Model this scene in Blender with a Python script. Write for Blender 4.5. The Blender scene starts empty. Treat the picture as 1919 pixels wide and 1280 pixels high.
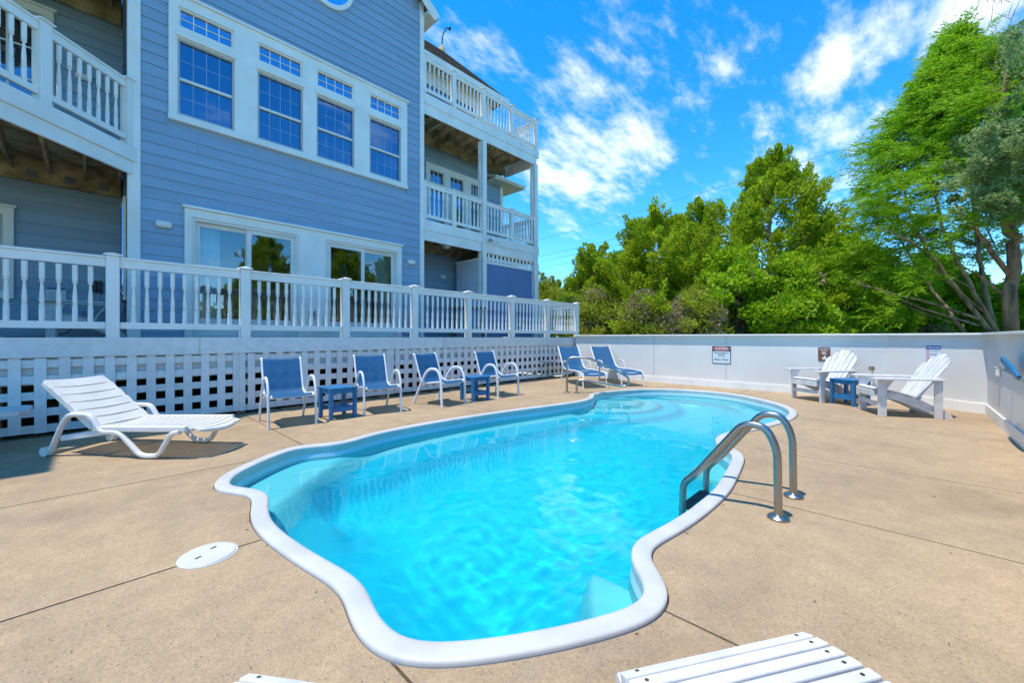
import bpy, bmesh, math, random
import numpy as np
from mathutils import Vector, Matrix
R = math.radians
random.seed(7); rng = np.random.default_rng(11)
SC = bpy.context.scene
COL = SC.collection

# ------------------------------------------------------------------ camera
HEAD = R(44.0)                       # heading of the lens measured from the house front (+X)
cam = bpy.data.cameras.new('camera'); cam.sensor_width = 36.0; cam.lens = 36.0*760.0/1919.0
cam.shift_y = -8.0/1919.0; cam.clip_start = 0.05; cam.clip_end = 4000
camo = bpy.data.objects.new('camera', cam); COL.objects.link(camo)
camo.location = (0, 0, 1.15); camo.rotation_euler = (R(90), 0, HEAD - R(90))
SC.camera = camo
# ------------------------------------------------------------------ sun, sky, exposure
SUN_TO = Vector((-0.285, 0.10, 1.0)).normalized()
sun = bpy.data.lights.new('sun', 'SUN'); sun.energy = 2.0; sun.angle = R(0.55); sun.color = (1.0, 0.95, 0.87)
suno = bpy.data.objects.new('sun', sun); COL.objects.link(suno)
suno.rotation_euler = SUN_TO.to_track_quat('Z', 'Y').to_euler()
suno.location = (0, 0, 30); sun.cycles.is_caustics_light = True
vs = SC.view_settings; vs.view_transform = 'Standard'; vs.look = 'None'; vs.exposure = 1.35; vs.gamma = 1.0
vs.use_curve_mapping = False
SC.cycles.use_denoising = True; SC.cycles.max_bounces = 6; SC.cycles.transparent_max_bounces = 16
SC.cycles.diffuse_bounces = 3; SC.cycles.glossy_bounces = 3; SC.cycles.transmission_bounces = 4; SC.cycles.volume_bounces = 0
SC.cycles.use_adaptive_sampling = True; SC.cycles.adaptive_threshold = 0.02
SC.cycles.sample_clamp_indirect = 6.0; SC.cycles.caustics_reflective = False

def build_world():
    w = bpy.data.worlds.new('World'); SC.world = w; w.use_nodes = True
    nt = w.node_tree; N = nt.nodes; L = nt.links; N.clear()
    out = N.new('ShaderNodeOutputWorld'); bg = N.new('ShaderNodeBackground')
    sky = N.new('ShaderNodeTexSky'); sky.sky_type = 'NISHITA'; sky.sun_disc = False
    sky.sun_elevation = math.asin(SUN_TO.z); sky.sun_rotation = math.atan2(SUN_TO.x, SUN_TO.y)
    sky.air_density = 0.8; sky.dust_density = 0.0; sky.ozone_density = 1.6
    hs = N.new('ShaderNodeHueSaturation'); hs.inputs['Saturation'].default_value = 1.32; hs.inputs['Value'].default_value = 1.0
    tint = N.new('ShaderNodeMix'); tint.data_type = 'RGBA'; tint.blend_type = 'MULTIPLY'; tint.inputs['Factor'].default_value = 1.0
    L.new(sky.outputs[0], tint.inputs['A']); tint.inputs['B'].default_value = (.84, .96, 1.0, 1)
    L.new(tint.outputs['Result'], hs.inputs['Color'])
    tc = N.new('ShaderNodeTexCoord')
    def math_(op, a, b=None, c=None):
        m = N.new('ShaderNodeMath'); m.operation = op
        for i, x in enumerate((a, b, c)):
            if x is None: continue
            if isinstance(x, (int, float)): m.inputs[i].default_value = x
            else: L.new(x, m.inputs[i])
        return m.outputs[0]
    sep = N.new('ShaderNodeSeparateXYZ'); L.new(tc.outputs['Generated'], sep.inputs[0])
    zc = math_('MAXIMUM', sep.outputs[2], 0.0)
    zz = math_('ADD', zc, 0.16)
    cx = math_('DIVIDE', sep.outputs[0], zz); cy = math_('DIVIDE', sep.outputs[1], zz)
    comb = N.new('ShaderNodeCombineXYZ'); L.new(cx, comb.inputs[0]); L.new(cy, comb.inputs[1])
    def noise(scale, detail, rough, sx=1, sy=1, rot=0, loc=(0, 0, 0), dist=0.0):
        mp = N.new('ShaderNodeMapping'); mp.inputs['Scale'].default_value = (sx, sy, 1)
        mp.inputs['Rotation'].default_value = (0, 0, rot); mp.inputs['Location'].default_value = loc
        L.new(comb.outputs[0], mp.inputs[0])
        n = N.new('ShaderNodeTexNoise'); n.inputs['Scale'].default_value = scale
        n.inputs['Detail'].default_value = detail; n.inputs['Roughness'].default_value = rough
        L.new(mp.outputs[0], n.inputs['Vector']); return n.outputs['Fac']
    wisps = noise(2.4, 6, 0.64, 1.0, 2.6, R(-20))
    fluff = noise(6.5, 5, 0.68, 1.0, 1.6, R(25), (3, 1, 0))
    broad = noise(0.9, 3, 0.5, loc=(5.2, 2.1, 0))
    # cloud banks: (direction, inner cos, outer cos, weight)
    def bank(d, r_in, r_out):
        v = N.new('ShaderNodeVectorMath'); v.operation = 'DOT_PRODUCT'
        L.new(tc.outputs['Generated'], v.inputs[0]); v.inputs[1].default_value = Vector(d).normalized()
        mr = N.new('ShaderNodeMapRange'); mr.interpolation_type = 'SMOOTHSTEP'
        L.new(v.outputs['Value'], mr.inputs[0])
        mr.inputs[1].default_value = math.cos(r_out); mr.inputs[2].default_value = math.cos(r_in)
        return mr.outputs[0]
    def d_of(px, py):
        a = (px-960)/760; b = (632-py)/760; c, s = math.cos(HEAD), math.sin(HEAD)
        return (c+a*s, s-a*c, b)
    total = math_('MULTIPLY', broad, 0.34)
    for px, py, ri, ro, wgt in ((1120, 265, 3, 11.5, .34), (1050, 340, 2, 8, .20), (1200, 290, 1, 6, .14), (880, 150, 0, 8, .15), (1160, 40, 0, 7, .08), (1330, 140, 0, 4, .16),
                                (1540, 130, 0, 3.5, .26), (1620, 95, 0, 4, .28), (1700, 62, 0, 4, .28), (1790, 30, 0, 4.5, .28), (1900, -10, 0, 5, .28), (1500, 255, 1, 8, .24), (1620, 300, 2, 8, .22)):
        b = bank(d_of(px, py), R(ri), R(ro))
        total = math_('ADD', total, math_('MULTIPLY', b, wgt*.76))
    dens = math_('ADD', math_('MULTIPLY', wisps, 0.62), math_('MULTIPLY', fluff, 0.38))
    dens = math_('MULTIPLY_ADD', dens, 2.0, -.5)
    v = math_('ADD', dens, total)
    mr = N.new('ShaderNodeMapRange'); mr.interpolation_type = 'SMOOTHSTEP'
    L.new(v, mr.inputs[0]); mr.inputs[1].default_value = 0.72; mr.inputs[2].default_value = 1.32
    fac = math_('MULTIPLY', mr.outputs[0], 0.82)
    mix = N.new('ShaderNodeMix'); mix.data_type = 'RGBA'; L.new(fac, mix.inputs['Factor'])
    L.new(hs.outputs[0], mix.inputs['A']); mix.inputs['B'].default_value = (3.9, 4.0, 4.2, 1)
    L.new(mix.outputs['Result'], bg.inputs[0]); bg.inputs[1].default_value = 0.15
    L.new(bg.outputs[0], out.inputs[0])
build_world()

# ------------------------------------------------------------------ materials
M = {}
def mat(name, col, rough=0.6, var=0.12, vscale=3.0, bump=0.0, bscale=40.0, spec=0.4, metal=0.0, col2=None, stretch=(1, 1, 1), detail=4):
    m = bpy.data.materials.new(name); m.use_nodes = True
    nt = m.node_tree; N = nt.nodes; L = nt.links
    b = N['Principled BSDF']; b.inputs['Roughness'].default_value = rough
    b.inputs['Specular IOR Level'].default_value = spec; b.inputs['Metallic'].default_value = metal
    g = N.new('ShaderNodeNewGeometry'); mp = N.new('ShaderNodeMapping'); mp.inputs['Scale'].default_value = stretch
    L.new(g.outputs['Position'], mp.inputs[0])
    n = N.new('ShaderNodeTexNoise'); n.inputs['Scale'].default_value = vscale; n.inputs['Detail'].default_value = detail
    L.new(mp.outputs[0], n.inputs['Vector'])
    r = N.new('ShaderNodeValToRGB'); e = r.color_ramp.elements
    c2 = col2 or tuple(max(0, c*(1-2*var)) for c in col)
    e[0].position = 0.3; e[0].color = (*c2, 1); e[1].position = 0.7; e[1].color = (*(min(1, c*(1+var*.4)) for c in col), 1)
    L.new(n.outputs['Fac'], r.inputs[0]); L.new(r.outputs[0], b.inputs['Base Color'])
    if bump:
        n2 = N.new('ShaderNodeTexNoise'); n2.inputs['Scale'].default_value = bscale; n2.inputs['Detail'].default_value = 5
        L.new(mp.outputs[0], n2.inputs['Vector'])
        bp = N.new('ShaderNodeBump'); bp.inputs['Strength'].default_value = bump; bp.inputs['Distance'].default_value = 0.01
        L.new(n2.outputs['Fac'], bp.inputs['Height']); L.new(bp.outputs[0], b.inputs['Normal'])
    M[name] = m; return m

mat('white_trim', (.88, .86, .79), .45, .05, 2.5, .05, 60)
mat('white_plastic', (.76, .72, .65), .35, .05, 6, .03, 90)
mat('white_paint', (.72, .70, .67), .5, .10, 9, .10, 70)
mat('white_wall', (.77, .74, .68), .55, .04, 1.2, .03, 50)
mat('lattice_paint', (.84, .81, .75), .6, .06, 9, .08, 60)
mat('siding', (.290, .405, .530), .5, .06, 1.6, .10, 30, stretch=(.6, .6, 6))
mat('blue_panel', (.14, .235, .42), .5, .05, 2, .05, 30)
mat('beadboard', (.62, .66, .72), .5, .05, 3)
mat('wood', (.50, .36, .20), .85, .3, 5, .5, 30, col2=(.17, .12, .06), stretch=(1, 1, 1))
mat('wood_pale', (.58, .45, .25), .85, .3, 4, .5, 30, col2=(.22, .17, .08))
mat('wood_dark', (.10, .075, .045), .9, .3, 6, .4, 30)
mat('deck_wood', (.35, .30, .24), .8, .2, 6, .3, 40)
mat('blue_plastic', (.022, .18, .39), .4, .12, 8, .05, 60)
mat('alu_white', (.80, .79, .77), .35, .05, 6, .02, 60)
mat('bronze', (.25, .17, .09), .4, .2, 20, metal=.8)
mat('grey_metal', (.30, .31, .33), .4, .1, 10, metal=.6)
mat('black_plastic', (.015, .015, .017), .4, .1, 10)
mat('interior_wall', (.60, .57, .50), .8, .05, 1)
mat('interior_floor', (.22, .15, .09), .5, .1, 2)
mat('curtain', (.72, .82, .82), .8, .08, 3)
mat('window_vinyl', (.78, .77, .71), .45, .05, 3)
mat('window_grey', (.45, .47, .50), .45, .05, 3)
mat('muntin_grey', (.30, .42, .58), .5, .05, 3)
mat('soffit', (.70, .66, .58), .6, .08, 2)
mat('roof', (.26, .19, .16), .9, .5, 5, .6, 25, col2=(.085, .065, .06))
mat('soil', (.10, .075, .05), .95, .4, 9, .5, 30)
mat('bark_red', (.50, .28, .17), .9, .35, 7, .8, 22, col2=(.09, .055, .035), stretch=(1, 1, .25))
mat('bark_tan', (.56, .36, .22), .9, .35, 7, .8, 22, col2=(.12, .085, .055), stretch=(1, 1, .3))
mat('twig', (.25, .19, .13), .9, .35, 3, col2=(.11, .08, .055))
mat('sign_white', (.72, .77, .80), .4, .02, 5)
mat('sign_dark', (.03, .04, .045), .4, .05, 5)
mat('sign_red', (.60, .02, .02), .4, .05, 5)
mat('sign_brown', (.20, .085, .045), .4, .05, 5)
mat('sign_blue', (.012, .06, .30), .4, .05, 5)
mat('sign_cream', (.85, .82, .76), .4, .02, 5)
mat('skimmer', (.62, .61, .57), .4, .06, 12)
mat('gelcoat', (.57, .56, .53), .38, .07, 5, .04, 40, spec=.4)
mat('hose', (.16, .24, .17), .5, .1, 10)
mat('cable', (.03, .03, .035), .6, .1, 1)
mat('table_brown', (.22, .10, .06), .6, .2, 8)

def per_board(name, amt):                            # each board a slightly different paint batch
    nt = M[name].node_tree; N, L = nt.nodes, nt.links; b = N['Principled BSDF']; src = b.inputs['Base Color'].links[0].from_socket
    oi = N.new('ShaderNodeObjectInfo'); hs = N.new('ShaderNodeHueSaturation'); mr = N.new('ShaderNodeMapRange'); mr.inputs[3].default_value = 1-amt; mr.inputs[4].default_value = 1+amt
    L.new(oi.outputs['Random'], mr.inputs[0]); L.new(mr.outputs[0], hs.inputs['Value']); L.new(src, hs.inputs['Color']); L.new(hs.outputs[0], b.inputs['Base Color'])
for n_ in ('siding', 'lattice_paint', 'white_paint', 'wood', 'wood_pale', 'blue_plastic'): per_board(n_, .06)
def steel():
    m = mat('steel', (.36, .35, .325), .30, .04, 6, .02, 80, metal=1.0)
steel()
def concrete():
    m = bpy.data.materials.new('concrete'); m.use_nodes = True; nt = m.node_tree; N = nt.nodes; L = nt.links
    b = N['Principled BSDF']; b.inputs['Roughness'].default_value = .85; b.inputs['Specular IOR Level'].default_value = .25
    g = N.new('ShaderNodeNewGeometry'); P = g.outputs['Position']
    def noise(s, d=5, r=.6):
        n = N.new('ShaderNodeTexNoise'); n.inputs['Scale'].default_value = s; n.inputs['Detail'].default_value = d; n.inputs['Roughness'].default_value = r
        L.new(P, n.inputs['Vector']); return n.outputs['Fac']
    def ramp(f, stops):
        r = N.new('ShaderNodeValToRGB'); el = r.color_ramp.elements
        while len(el) < len(stops): el.new(.5)
        for e, (p, c) in zip(el, stops): e.position = p; e.color = (*c, 1)
        L.new(f, r.inputs[0]); return r.outputs[0]
    def mix(f, a, b_, mode='MIX'):
        x = N.new('ShaderNodeMix'); x.data_type = 'RGBA'; x.blend_type = mode
        if isinstance(f, float): x.inputs['Factor'].default_value = f
        else: L.new(f, x.inputs['Factor'])
        for k, s in (('A', a), ('B', b_)):
            if isinstance(s, tuple): x.inputs[k].default_value = (*s, 1)
            else: L.new(s, x.inputs[k])
        return x.outputs['Result']
    base = ramp(noise(.55, 6, .65), [(.28, (.30, .216, .132)), (.5, (.41, .292, .174)), (.74, (.485, .345, .198))])
    mid = ramp(noise(5, 6, .7), [(.35, (.88, .88, .88)), (.65, (1.06, 1.06, 1.06))])
    c = mix(1.0, base, mid, 'MULTIPLY')
    # exposed aggregate: pale sand grains and dark stones
    v = N.new('ShaderNodeTexVoronoi'); v.inputs['Scale'].default_value = 150; L.new(P, v.inputs['Vector'])
    gr = ramp(v.outputs['Color'], [(.0, (.66, .66, .66)), (.5, (1.0, 1.0, 1.0)), (1.0, (1.30, 1.30, 1.30))])
    c = mix(.6, c, gr, 'MULTIPLY')
    v2 = N.new('ShaderNodeTexVoronoi'); v2.inputs['Scale'].default_value = 62; L.new(P, v2.inputs['Vector'])
    ds = ramp(v2.outputs['Distance'], [(.17, (1, 1, 1)), (.24, (0, 0, 0))])
    sel = N.new('ShaderNodeSeparateColor'); L.new(v2.outputs['Color'], sel.inputs[0])
    th = N.new('ShaderNodeMath'); th.operation = 'GREATER_THAN'; L.new(sel.outputs[0], th.inputs[0]); 
    pn = N.new('ShaderNodeMapRange'); L.new(noise(.8, 3), pn.inputs[0]); pn.inputs[1].default_value = .38; pn.inputs[2].default_value = .66; pn.inputs[3].default_value = .97; pn.inputs[4].default_value = .62
    L.new(pn.outputs[0], th.inputs[1])
    mm = N.new('ShaderNodeMath'); mm.operation = 'MULTIPLY'; L.new(ds, mm.inputs[0]); L.new(th.outputs[0], mm.inputs[1])
    m2 = N.new('ShaderNodeMath'); m2.operation = 'MULTIPLY'; L.new(mm.outputs[0], m2.inputs[0]); m2.inputs[1].default_value = .55
    c = mix(m2.outputs[0], c, (.085, .07, .055))
    # mineral and water stains
    st = ramp(noise(1.7, 8, .7), [(.54, (0, 0, 0)), (.74, (.5, .5, .5))])
    c = mix(st, c, (.25, .20, .15))
    st2 = ramp(noise(.9, 9, .75), [(.60, (0, 0, 0)), (.70, (.30, .30, .30))])
    c = mix(st2, c, (.50, .42, .31))
    L.new(c, b.inputs['Base Color'])
    bp = N.new('ShaderNodeBump'); bp.inputs['Strength'].default_value = .55; bp.inputs['Distance'].default_value = .004
    ad = N.new('ShaderNodeMath'); ad.operation = 'SUBTRACT'; L.new(noise(130, 4, .7), ad.inputs[0]); L.new(mm.outputs[0], ad.inputs[1])
    L.new(ad.outputs[0], bp.inputs['Height']); L.new(bp.outputs[0], b.inputs['Normal'])
    M['concrete'] = m
concrete()
def glass(name, tint, gcol, base):
    m = bpy.data.materials.new(name); m.use_nodes = True; nt = m.node_tree; N = nt.nodes; L = nt.links; N.clear()
    o = N.new('ShaderNodeOutputMaterial'); mx = N.new('ShaderNodeMixShader'); t = N.new('ShaderNodeBsdfTransparent'); gl = N.new('ShaderNodeBsdfGlossy')
    t.inputs[0].default_value = (*tint, 1); gl.inputs['Color'].default_value = (*gcol, 1); gl.inputs['Roughness'].default_value = .015
    fr = N.new('ShaderNodeFresnel'); fr.inputs[0].default_value = 1.5
    a = N.new('ShaderNodeMath'); a.operation = 'ADD'; a.use_clamp = True; L.new(fr.outputs[0], a.inputs[0]); a.inputs[1].default_value = base
    g = N.new('ShaderNodeNewGeometry'); n = N.new('ShaderNodeTexNoise'); n.inputs['Scale'].default_value = 2.2; L.new(g.outputs['Position'], n.inputs['Vector'])
    bp = N.new('ShaderNodeBump'); bp.inputs['Strength'].default_value = .06; bp.inputs['Distance'].default_value = .02; L.new(n.outputs['Fac'], bp.inputs['Height'])
    L.new(bp.outputs[0], gl.inputs['Normal'])
    L.new(a.outputs[0], mx.inputs[0]); L.new(t.outputs[0], mx.inputs[1]); L.new(gl.outputs[0], mx.inputs[2]); L.new(mx.outputs[0], o.inputs[0])
    M[name] = m
glass('glass_door', (.62, .72, .74), (.78, .83, .84), .20)
glass('glass_clear', (.16, .24, .40), (.55, .70, 1.0), .55)
glass('glass_screen', (.25, .32, .42), (.46, .70, 1.0), .30)
def mesh_fabric():
    m = bpy.data.materials.new('sling'); m.use_nodes = True; nt = m.node_tree; N = nt.nodes; L = nt.links
    b = N['Principled BSDF']; b.inputs['Base Color'].default_value = (.010, .125, .285, 1); b.inputs['Roughness'].default_value = .6
    o = N['Material Output']; t = N.new('ShaderNodeBsdfTransparent'); mx = N.new('ShaderNodeMixShader')
    tl = N.new('ShaderNodeBsdfTranslucent'); tl.inputs[0].default_value = (.010, .12, .30, 1); m2 = N.new('ShaderNodeMixShader'); m2.inputs[0].default_value = .3
    L.new(b.outputs[0], m2.inputs[1]); L.new(tl.outputs[0], m2.inputs[2])
    g = N.new('ShaderNodeNewGeometry'); n = N.new('ShaderNodeTexNoise'); n.inputs['Scale'].default_value = 4; L.new(g.outputs['Position'], n.inputs['Vector'])
    mr = N.new('ShaderNodeMapRange'); L.new(n.outputs['Fac'], mr.inputs[0]); mr.inputs[3].default_value = .02; mr.inputs[4].default_value = .09
    L.new(mr.outputs[0], mx.inputs[0]); L.new(m2.outputs[0], mx.inputs[1]); L.new(t.outputs[0], mx.inputs[2]); L.new(mx.outputs[0], o.inputs[0])
    M['sling'] = m
mesh_fabric()
def water_mat():
    m = bpy.data.materials.new('pool_water'); m.use_nodes = True; nt = m.node_tree; N = nt.nodes; L = nt.links; N.clear()
    o = N.new('ShaderNodeOutputMaterial'); mx = N.new('ShaderNodeMixShader'); t = N.new('ShaderNodeBsdfRefraction'); gl = N.new('ShaderNodeBsdfGlossy')
    t.inputs['Roughness'].default_value = 0; t.inputs['IOR'].default_value = 1.333; gl.inputs['Roughness'].default_value = .02
    fr = N.new('ShaderNodeFresnel'); fr.inputs[0].default_value = 1.333
    L.new(fr.outputs[0], mx.inputs[0]); L.new(t.outputs[0], mx.inputs[1]); L.new(gl.outputs[0], mx.inputs[2]); L.new(mx.outputs[0], o.inputs['Surface'])
    t.inputs['Color'].default_value = (.42, .965, .995, 1)
    M['pool_water'] = m
water_mat()
def leaf_mat(name, c1, c2, c3, trans=.5, scale=1.1):
    m = bpy.data.materials.new(name); m.use_nodes = True; nt = m.node_tree; N = nt.nodes; L = nt.links; N.clear()
    o = N.new('ShaderNodeOutputMaterial'); d = N.new('ShaderNodeBsdfPrincipled'); t = N.new('ShaderNodeBsdfTranslucent'); mx = N.new('ShaderNodeMixShader')
    d.inputs['Roughness'].default_value = .55; d.inputs['Specular IOR Level'].default_value = .25
    g = N.new('ShaderNodeNewGeometry'); n = N.new('ShaderNodeTexNoise'); n.inputs['Scale'].default_value = scale; n.inputs['Detail'].default_value = 4; L.new(g.outputs['Position'], n.inputs['Vector'])
    a = N.new('ShaderNodeMath'); a.operation = 'MULTIPLY_ADD'; L.new(g.outputs['Random Per Island'], a.inputs[0]); a.inputs[1].default_value = .55
    s = N.new('ShaderNodeMath'); s.operation = 'SUBTRACT'; L.new(n.outputs['Fac'], s.inputs[0]); s.inputs[1].default_value = .27; L.new(s.outputs[0], a.inputs[2])
    r = N.new('ShaderNodeValToRGB'); el = r.color_ramp.elements; el[0].color = (*c1, 1); el[0].position = .1; el[1].color = (*c3, 1); el[1].position = .9
    e = el.new(.5); e.color = (*c2, 1)
    L.new(a.outputs[0], r.inputs[0]); L.new(r.outputs[0], d.inputs['Base Color']); L.new(r.outputs[0], t.inputs[0])
    mx.inputs[0].default_value = trans; L.new(d.outputs[0], mx.inputs[1]); L.new(t.outputs[0], mx.inputs[2]); L.new(mx.outputs[0], o.inputs[0])
    M[name] = m
leaf_mat('leaf_cypress', (.15, .31, .008), (.27, .49, .012), (.42, .60, .03))
leaf_mat('leaf_cedar', (.19, .30, .010), (.35, .47, .015), (.52, .60, .04))
leaf_mat('leaf_shrub', (.19, .35, .010), (.33, .53, .015), (.50, .64, .04))
leaf_mat('leaf_olive', (.22, .28, .02), (.38, .43, .035), (.52, .54, .08))
leaf_mat('leaf_blue', (.19, .27, .08), (.33, .43, .15), (.46, .55, .25))
leaf_mat('leaf_dry', (.24, .17, .09), (.36, .27, .16), (.46, .37, .23), .2)
leaf_mat('grass', (.06, .12, .02), (.10, .19, .025), (.17, .25, .05), .2)

# ------------------------------------------------------------------ mesh helpers
class MB:
    def __init__(s): s.v = []; s.f = []
    def add(s, vs_, fs):
        k = len(s.v); s.v += [tuple(p) for p in vs_]; s.f += [tuple(i+k for i in f) for f in fs]; return s
    def box(s, x0, x1, y0, y1, z0, z1):
        return s.add([(x0,y0,z0),(x1,y0,z0),(x1,y1,z0),(x0,y1,z0),(x0,y0,z1),(x1,y0,z1),(x1,y1,z1),(x0,y1,z1)],
                     [(0,3,2,1),(4,5,6,7),(0,1,5,4),(1,2,6,5),(2,3,7,6),(3,0,4,7)])
    def bar(s, a, b, w, t, up=(0, 0, 1)):            # rectangular bar from a to b: w across, t along up
        a, b = Vector(a), Vector(b); d = (b-a).normalized(); u = Vector(up); u = (u-d*u.dot(d)).normalized(); r = d.cross(u)
        vs_ = []
        for p in (a, b):
            for i, j in ((-1,-1),(1,-1),(1,1),(-1,1)): vs_.append(p+r*(w/2*i)+u*(t/2*j))
        return s.add(vs_, [(0,3,2,1),(4,5,6,7),(0,1,5,4),(1,2,6,5),(2,3,7,6),(3,0,4,7)])
    def prism(s, poly, h, axis='z', at=0.0):         # polygon extruded along an axis
        n = len(poly)
        def P(a, b, c): return {'z': (a, b, c), 'x': (c, a, b), 'y': (a, c, b)}[axis]
        vs_ = [P(a, b, at) for a, b in poly]+[P(a, b, at+h) for a, b in poly]
        return s.add(vs_, [tuple(range(n))[::-1], tuple(range(n, 2*n))]+[(i, (i+1) % n, n+(i+1) % n, n+i) for i in range(n)])
    def tube(s, pts, r, seg=8, flat=1.0, cap=True, closed=False):
        pts = [Vector(p) for p in pts]; n = len(pts); rr = r if isinstance(r, (list, tuple)) else [r]*n
        k = len(s.v); nrm = None
        for i, p in enumerate(pts):
            if closed: d = pts[(i+1) % n]-pts[i-1]
            else: d = pts[min(i+1, n-1)]-pts[max(i-1, 0)]
            d.normalize()
            if nrm is None:
                nrm = d.orthogonal() if abs(d.x) > .9 else (Vector((1, 0, 0))-d*d.x)
            nrm = (nrm-d*nrm.dot(d)).normalized(); b = d.cross(nrm)
            for j in range(seg):
                a = 2*math.pi*j/seg+math.pi/seg
                s.v.append(tuple(p+nrm*(math.cos(a)*rr[i]*flat)+b*(math.sin(a)*rr[i])))
        m = n if closed else n-1
        for i in range(m):
            for j in range(seg):
                a = k+i*seg+j; b_ = k+i*seg+(j+1) % seg; c = k+((i+1) % n)*seg+(j+1) % seg; d_ = k+((i+1) % n)*seg+j
                s.f.append((a, b_, c, d_))
        if cap and not closed:
            s.f.append(tuple(k+j for j in range(seg))[::-1]); s.f.append(tuple(k+(n-1)*seg+j for j in range(seg)))
        return s
    def lathe(s, prof, seg=8, c=(0, 0)):
        k = len(s.v); n = len(prof)
        for r, z in prof:
            for j in range(seg):
                a = 2*math.pi*j/seg+math.pi/seg; s.v.append((c[0]+r*math.cos(a), c[1]+r*math.sin(a), z))
        for i in range(n-1):
            for j in range(seg):
                s.f.append((k+i*seg+j, k+i*seg+(j+1) % seg, k+(i+1)*seg+(j+1) % seg, k+(i+1)*seg+j))
        s.f.append(tuple(k+j for j in range(seg))[::-1]); s.f.append(tuple(k+(n-1)*seg+j for j in range(seg)))
        return s
    def mesh(s, name, m, smooth=False, bevel=0.0, bseg=2):
        me = bpy.data.meshes.new(name); me.from_pydata(s.v, [], s.f); me.update()
        bm = bmesh.new(); bm.from_mesh(me)
        bmesh.ops.recalc_face_normals(bm, faces=bm.faces)
        if bevel:
            bmesh.ops.bevel(bm, geom=[e for e in bm.edges], offset=bevel, segments=bseg, affect='EDGES', profile=.5)
        bm.to_mesh(me); bm.free()
        if smooth:
            me.polygons.foreach_set('use_smooth', [True]*len(me.polygons))
            try: me.set_sharp_from_angle(angle=R(40))
            except Exception: pass
        me.materials.append(M[m] if isinstance(m, str) else m); return me
    def build(s, name, m, parent=None, smooth=False, bevel=0.0, bseg=2):
        return link(name, s.mesh(name, m, smooth, bevel, bseg), parent)
def link(name, me, parent=None, loc=None, rot=None):
    o = bpy.data.objects.new(name, me); COL.objects.link(o)
    if parent: o.parent = parent
    if loc: o.location = loc
    if rot: o.rotation_euler = rot
    return o
def tag(o, label=None, cat=None, group=None, kind=None):
    if label: o['label'] = label
    if cat: o['category'] = cat
    if group: o['group'] = group
    if kind: o['kind'] = kind
    return o
def thing(name, label, cat, loc=(0, 0, 0), rz=0.0, group=None):
    o = link(name, None, None, loc, (0, 0, rz)); return tag(o, label, cat, group)
def copy_tree(o, parent=None):
    c = o.copy(); COL.objects.link(c); c.parent = parent
    for ch in list(o.children): copy_tree(ch, c)
    return c
def np_mesh(name, verts, faces, m, smooth=False):
    me = bpy.data.meshes.new(name); nv = len(verts); nf, k = faces.shape
    me.vertices.add(nv); me.vertices.foreach_set('co', np.asarray(verts, np.float32).ravel())
    me.loops.add(nf*k); me.loops.foreach_set('vertex_index', np.asarray(faces, np.int32).ravel())
    me.polygons.add(nf); me.polygons.foreach_set('loop_start', np.arange(0, nf*k, k, dtype=np.int32))
    try: me.polygons.foreach_set('loop_total', np.full(nf, k, np.int32))
    except Exception: pass
    if smooth: me.polygons.foreach_set('use_smooth', np.ones(nf, bool))
    me.update(calc_edges=True); me.materials.append(M[m] if isinstance(m, str) else m); return me
def rounded(pts, rad, seg=5):                        # round the corners of an open polyline
    pts = [Vector(p) for p in pts]; out = [pts[0]]
    for i in range(1, len(pts)-1):
        a, b, c = pts[i-1], pts[i], pts[i+1]; r = rad[i] if isinstance(rad, (list, tuple)) else rad
        r = min(r, (a-b).length*.49, (c-b).length*.49)
        p, q = b+(a-b).normalized()*r, b+(c-b).normalized()*r
        for j in range(seg+1):
            t = j/seg; out.append(p*(1-t)**2+b*(2*t*(1-t))+q*t*t)
    out.append(pts[-1]); return out
def cat_rom(pts, n):                                 # closed smooth curve resampled to n even points
    P = np.array(pts, float); K = len(P); res = []
    for i in range(K):
        p0, p1, p2, p3 = P[i-1], P[i], P[(i+1) % K], P[(i+2) % K]
        for t in np.linspace(0, 1, 12, endpoint=False):
            res.append(.5*((2*p1)+(-p0+p2)*t+(2*p0-5*p1+4*p2-p3)*t*t+(-p0+3*p1-3*p2+p3)*t**3))
    res = np.array(res); d = np.r_[0, np.cumsum(np.linalg.norm(np.roll(res, -1, 0)-res, axis=1))]
    u = np.linspace(0, d[-1], n, endpoint=False); rc = np.vstack([res, res[:1]])
    return np.c_[np.interp(u, d, rc[:, 0]), np.interp(u, d, rc[:, 1])]

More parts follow.
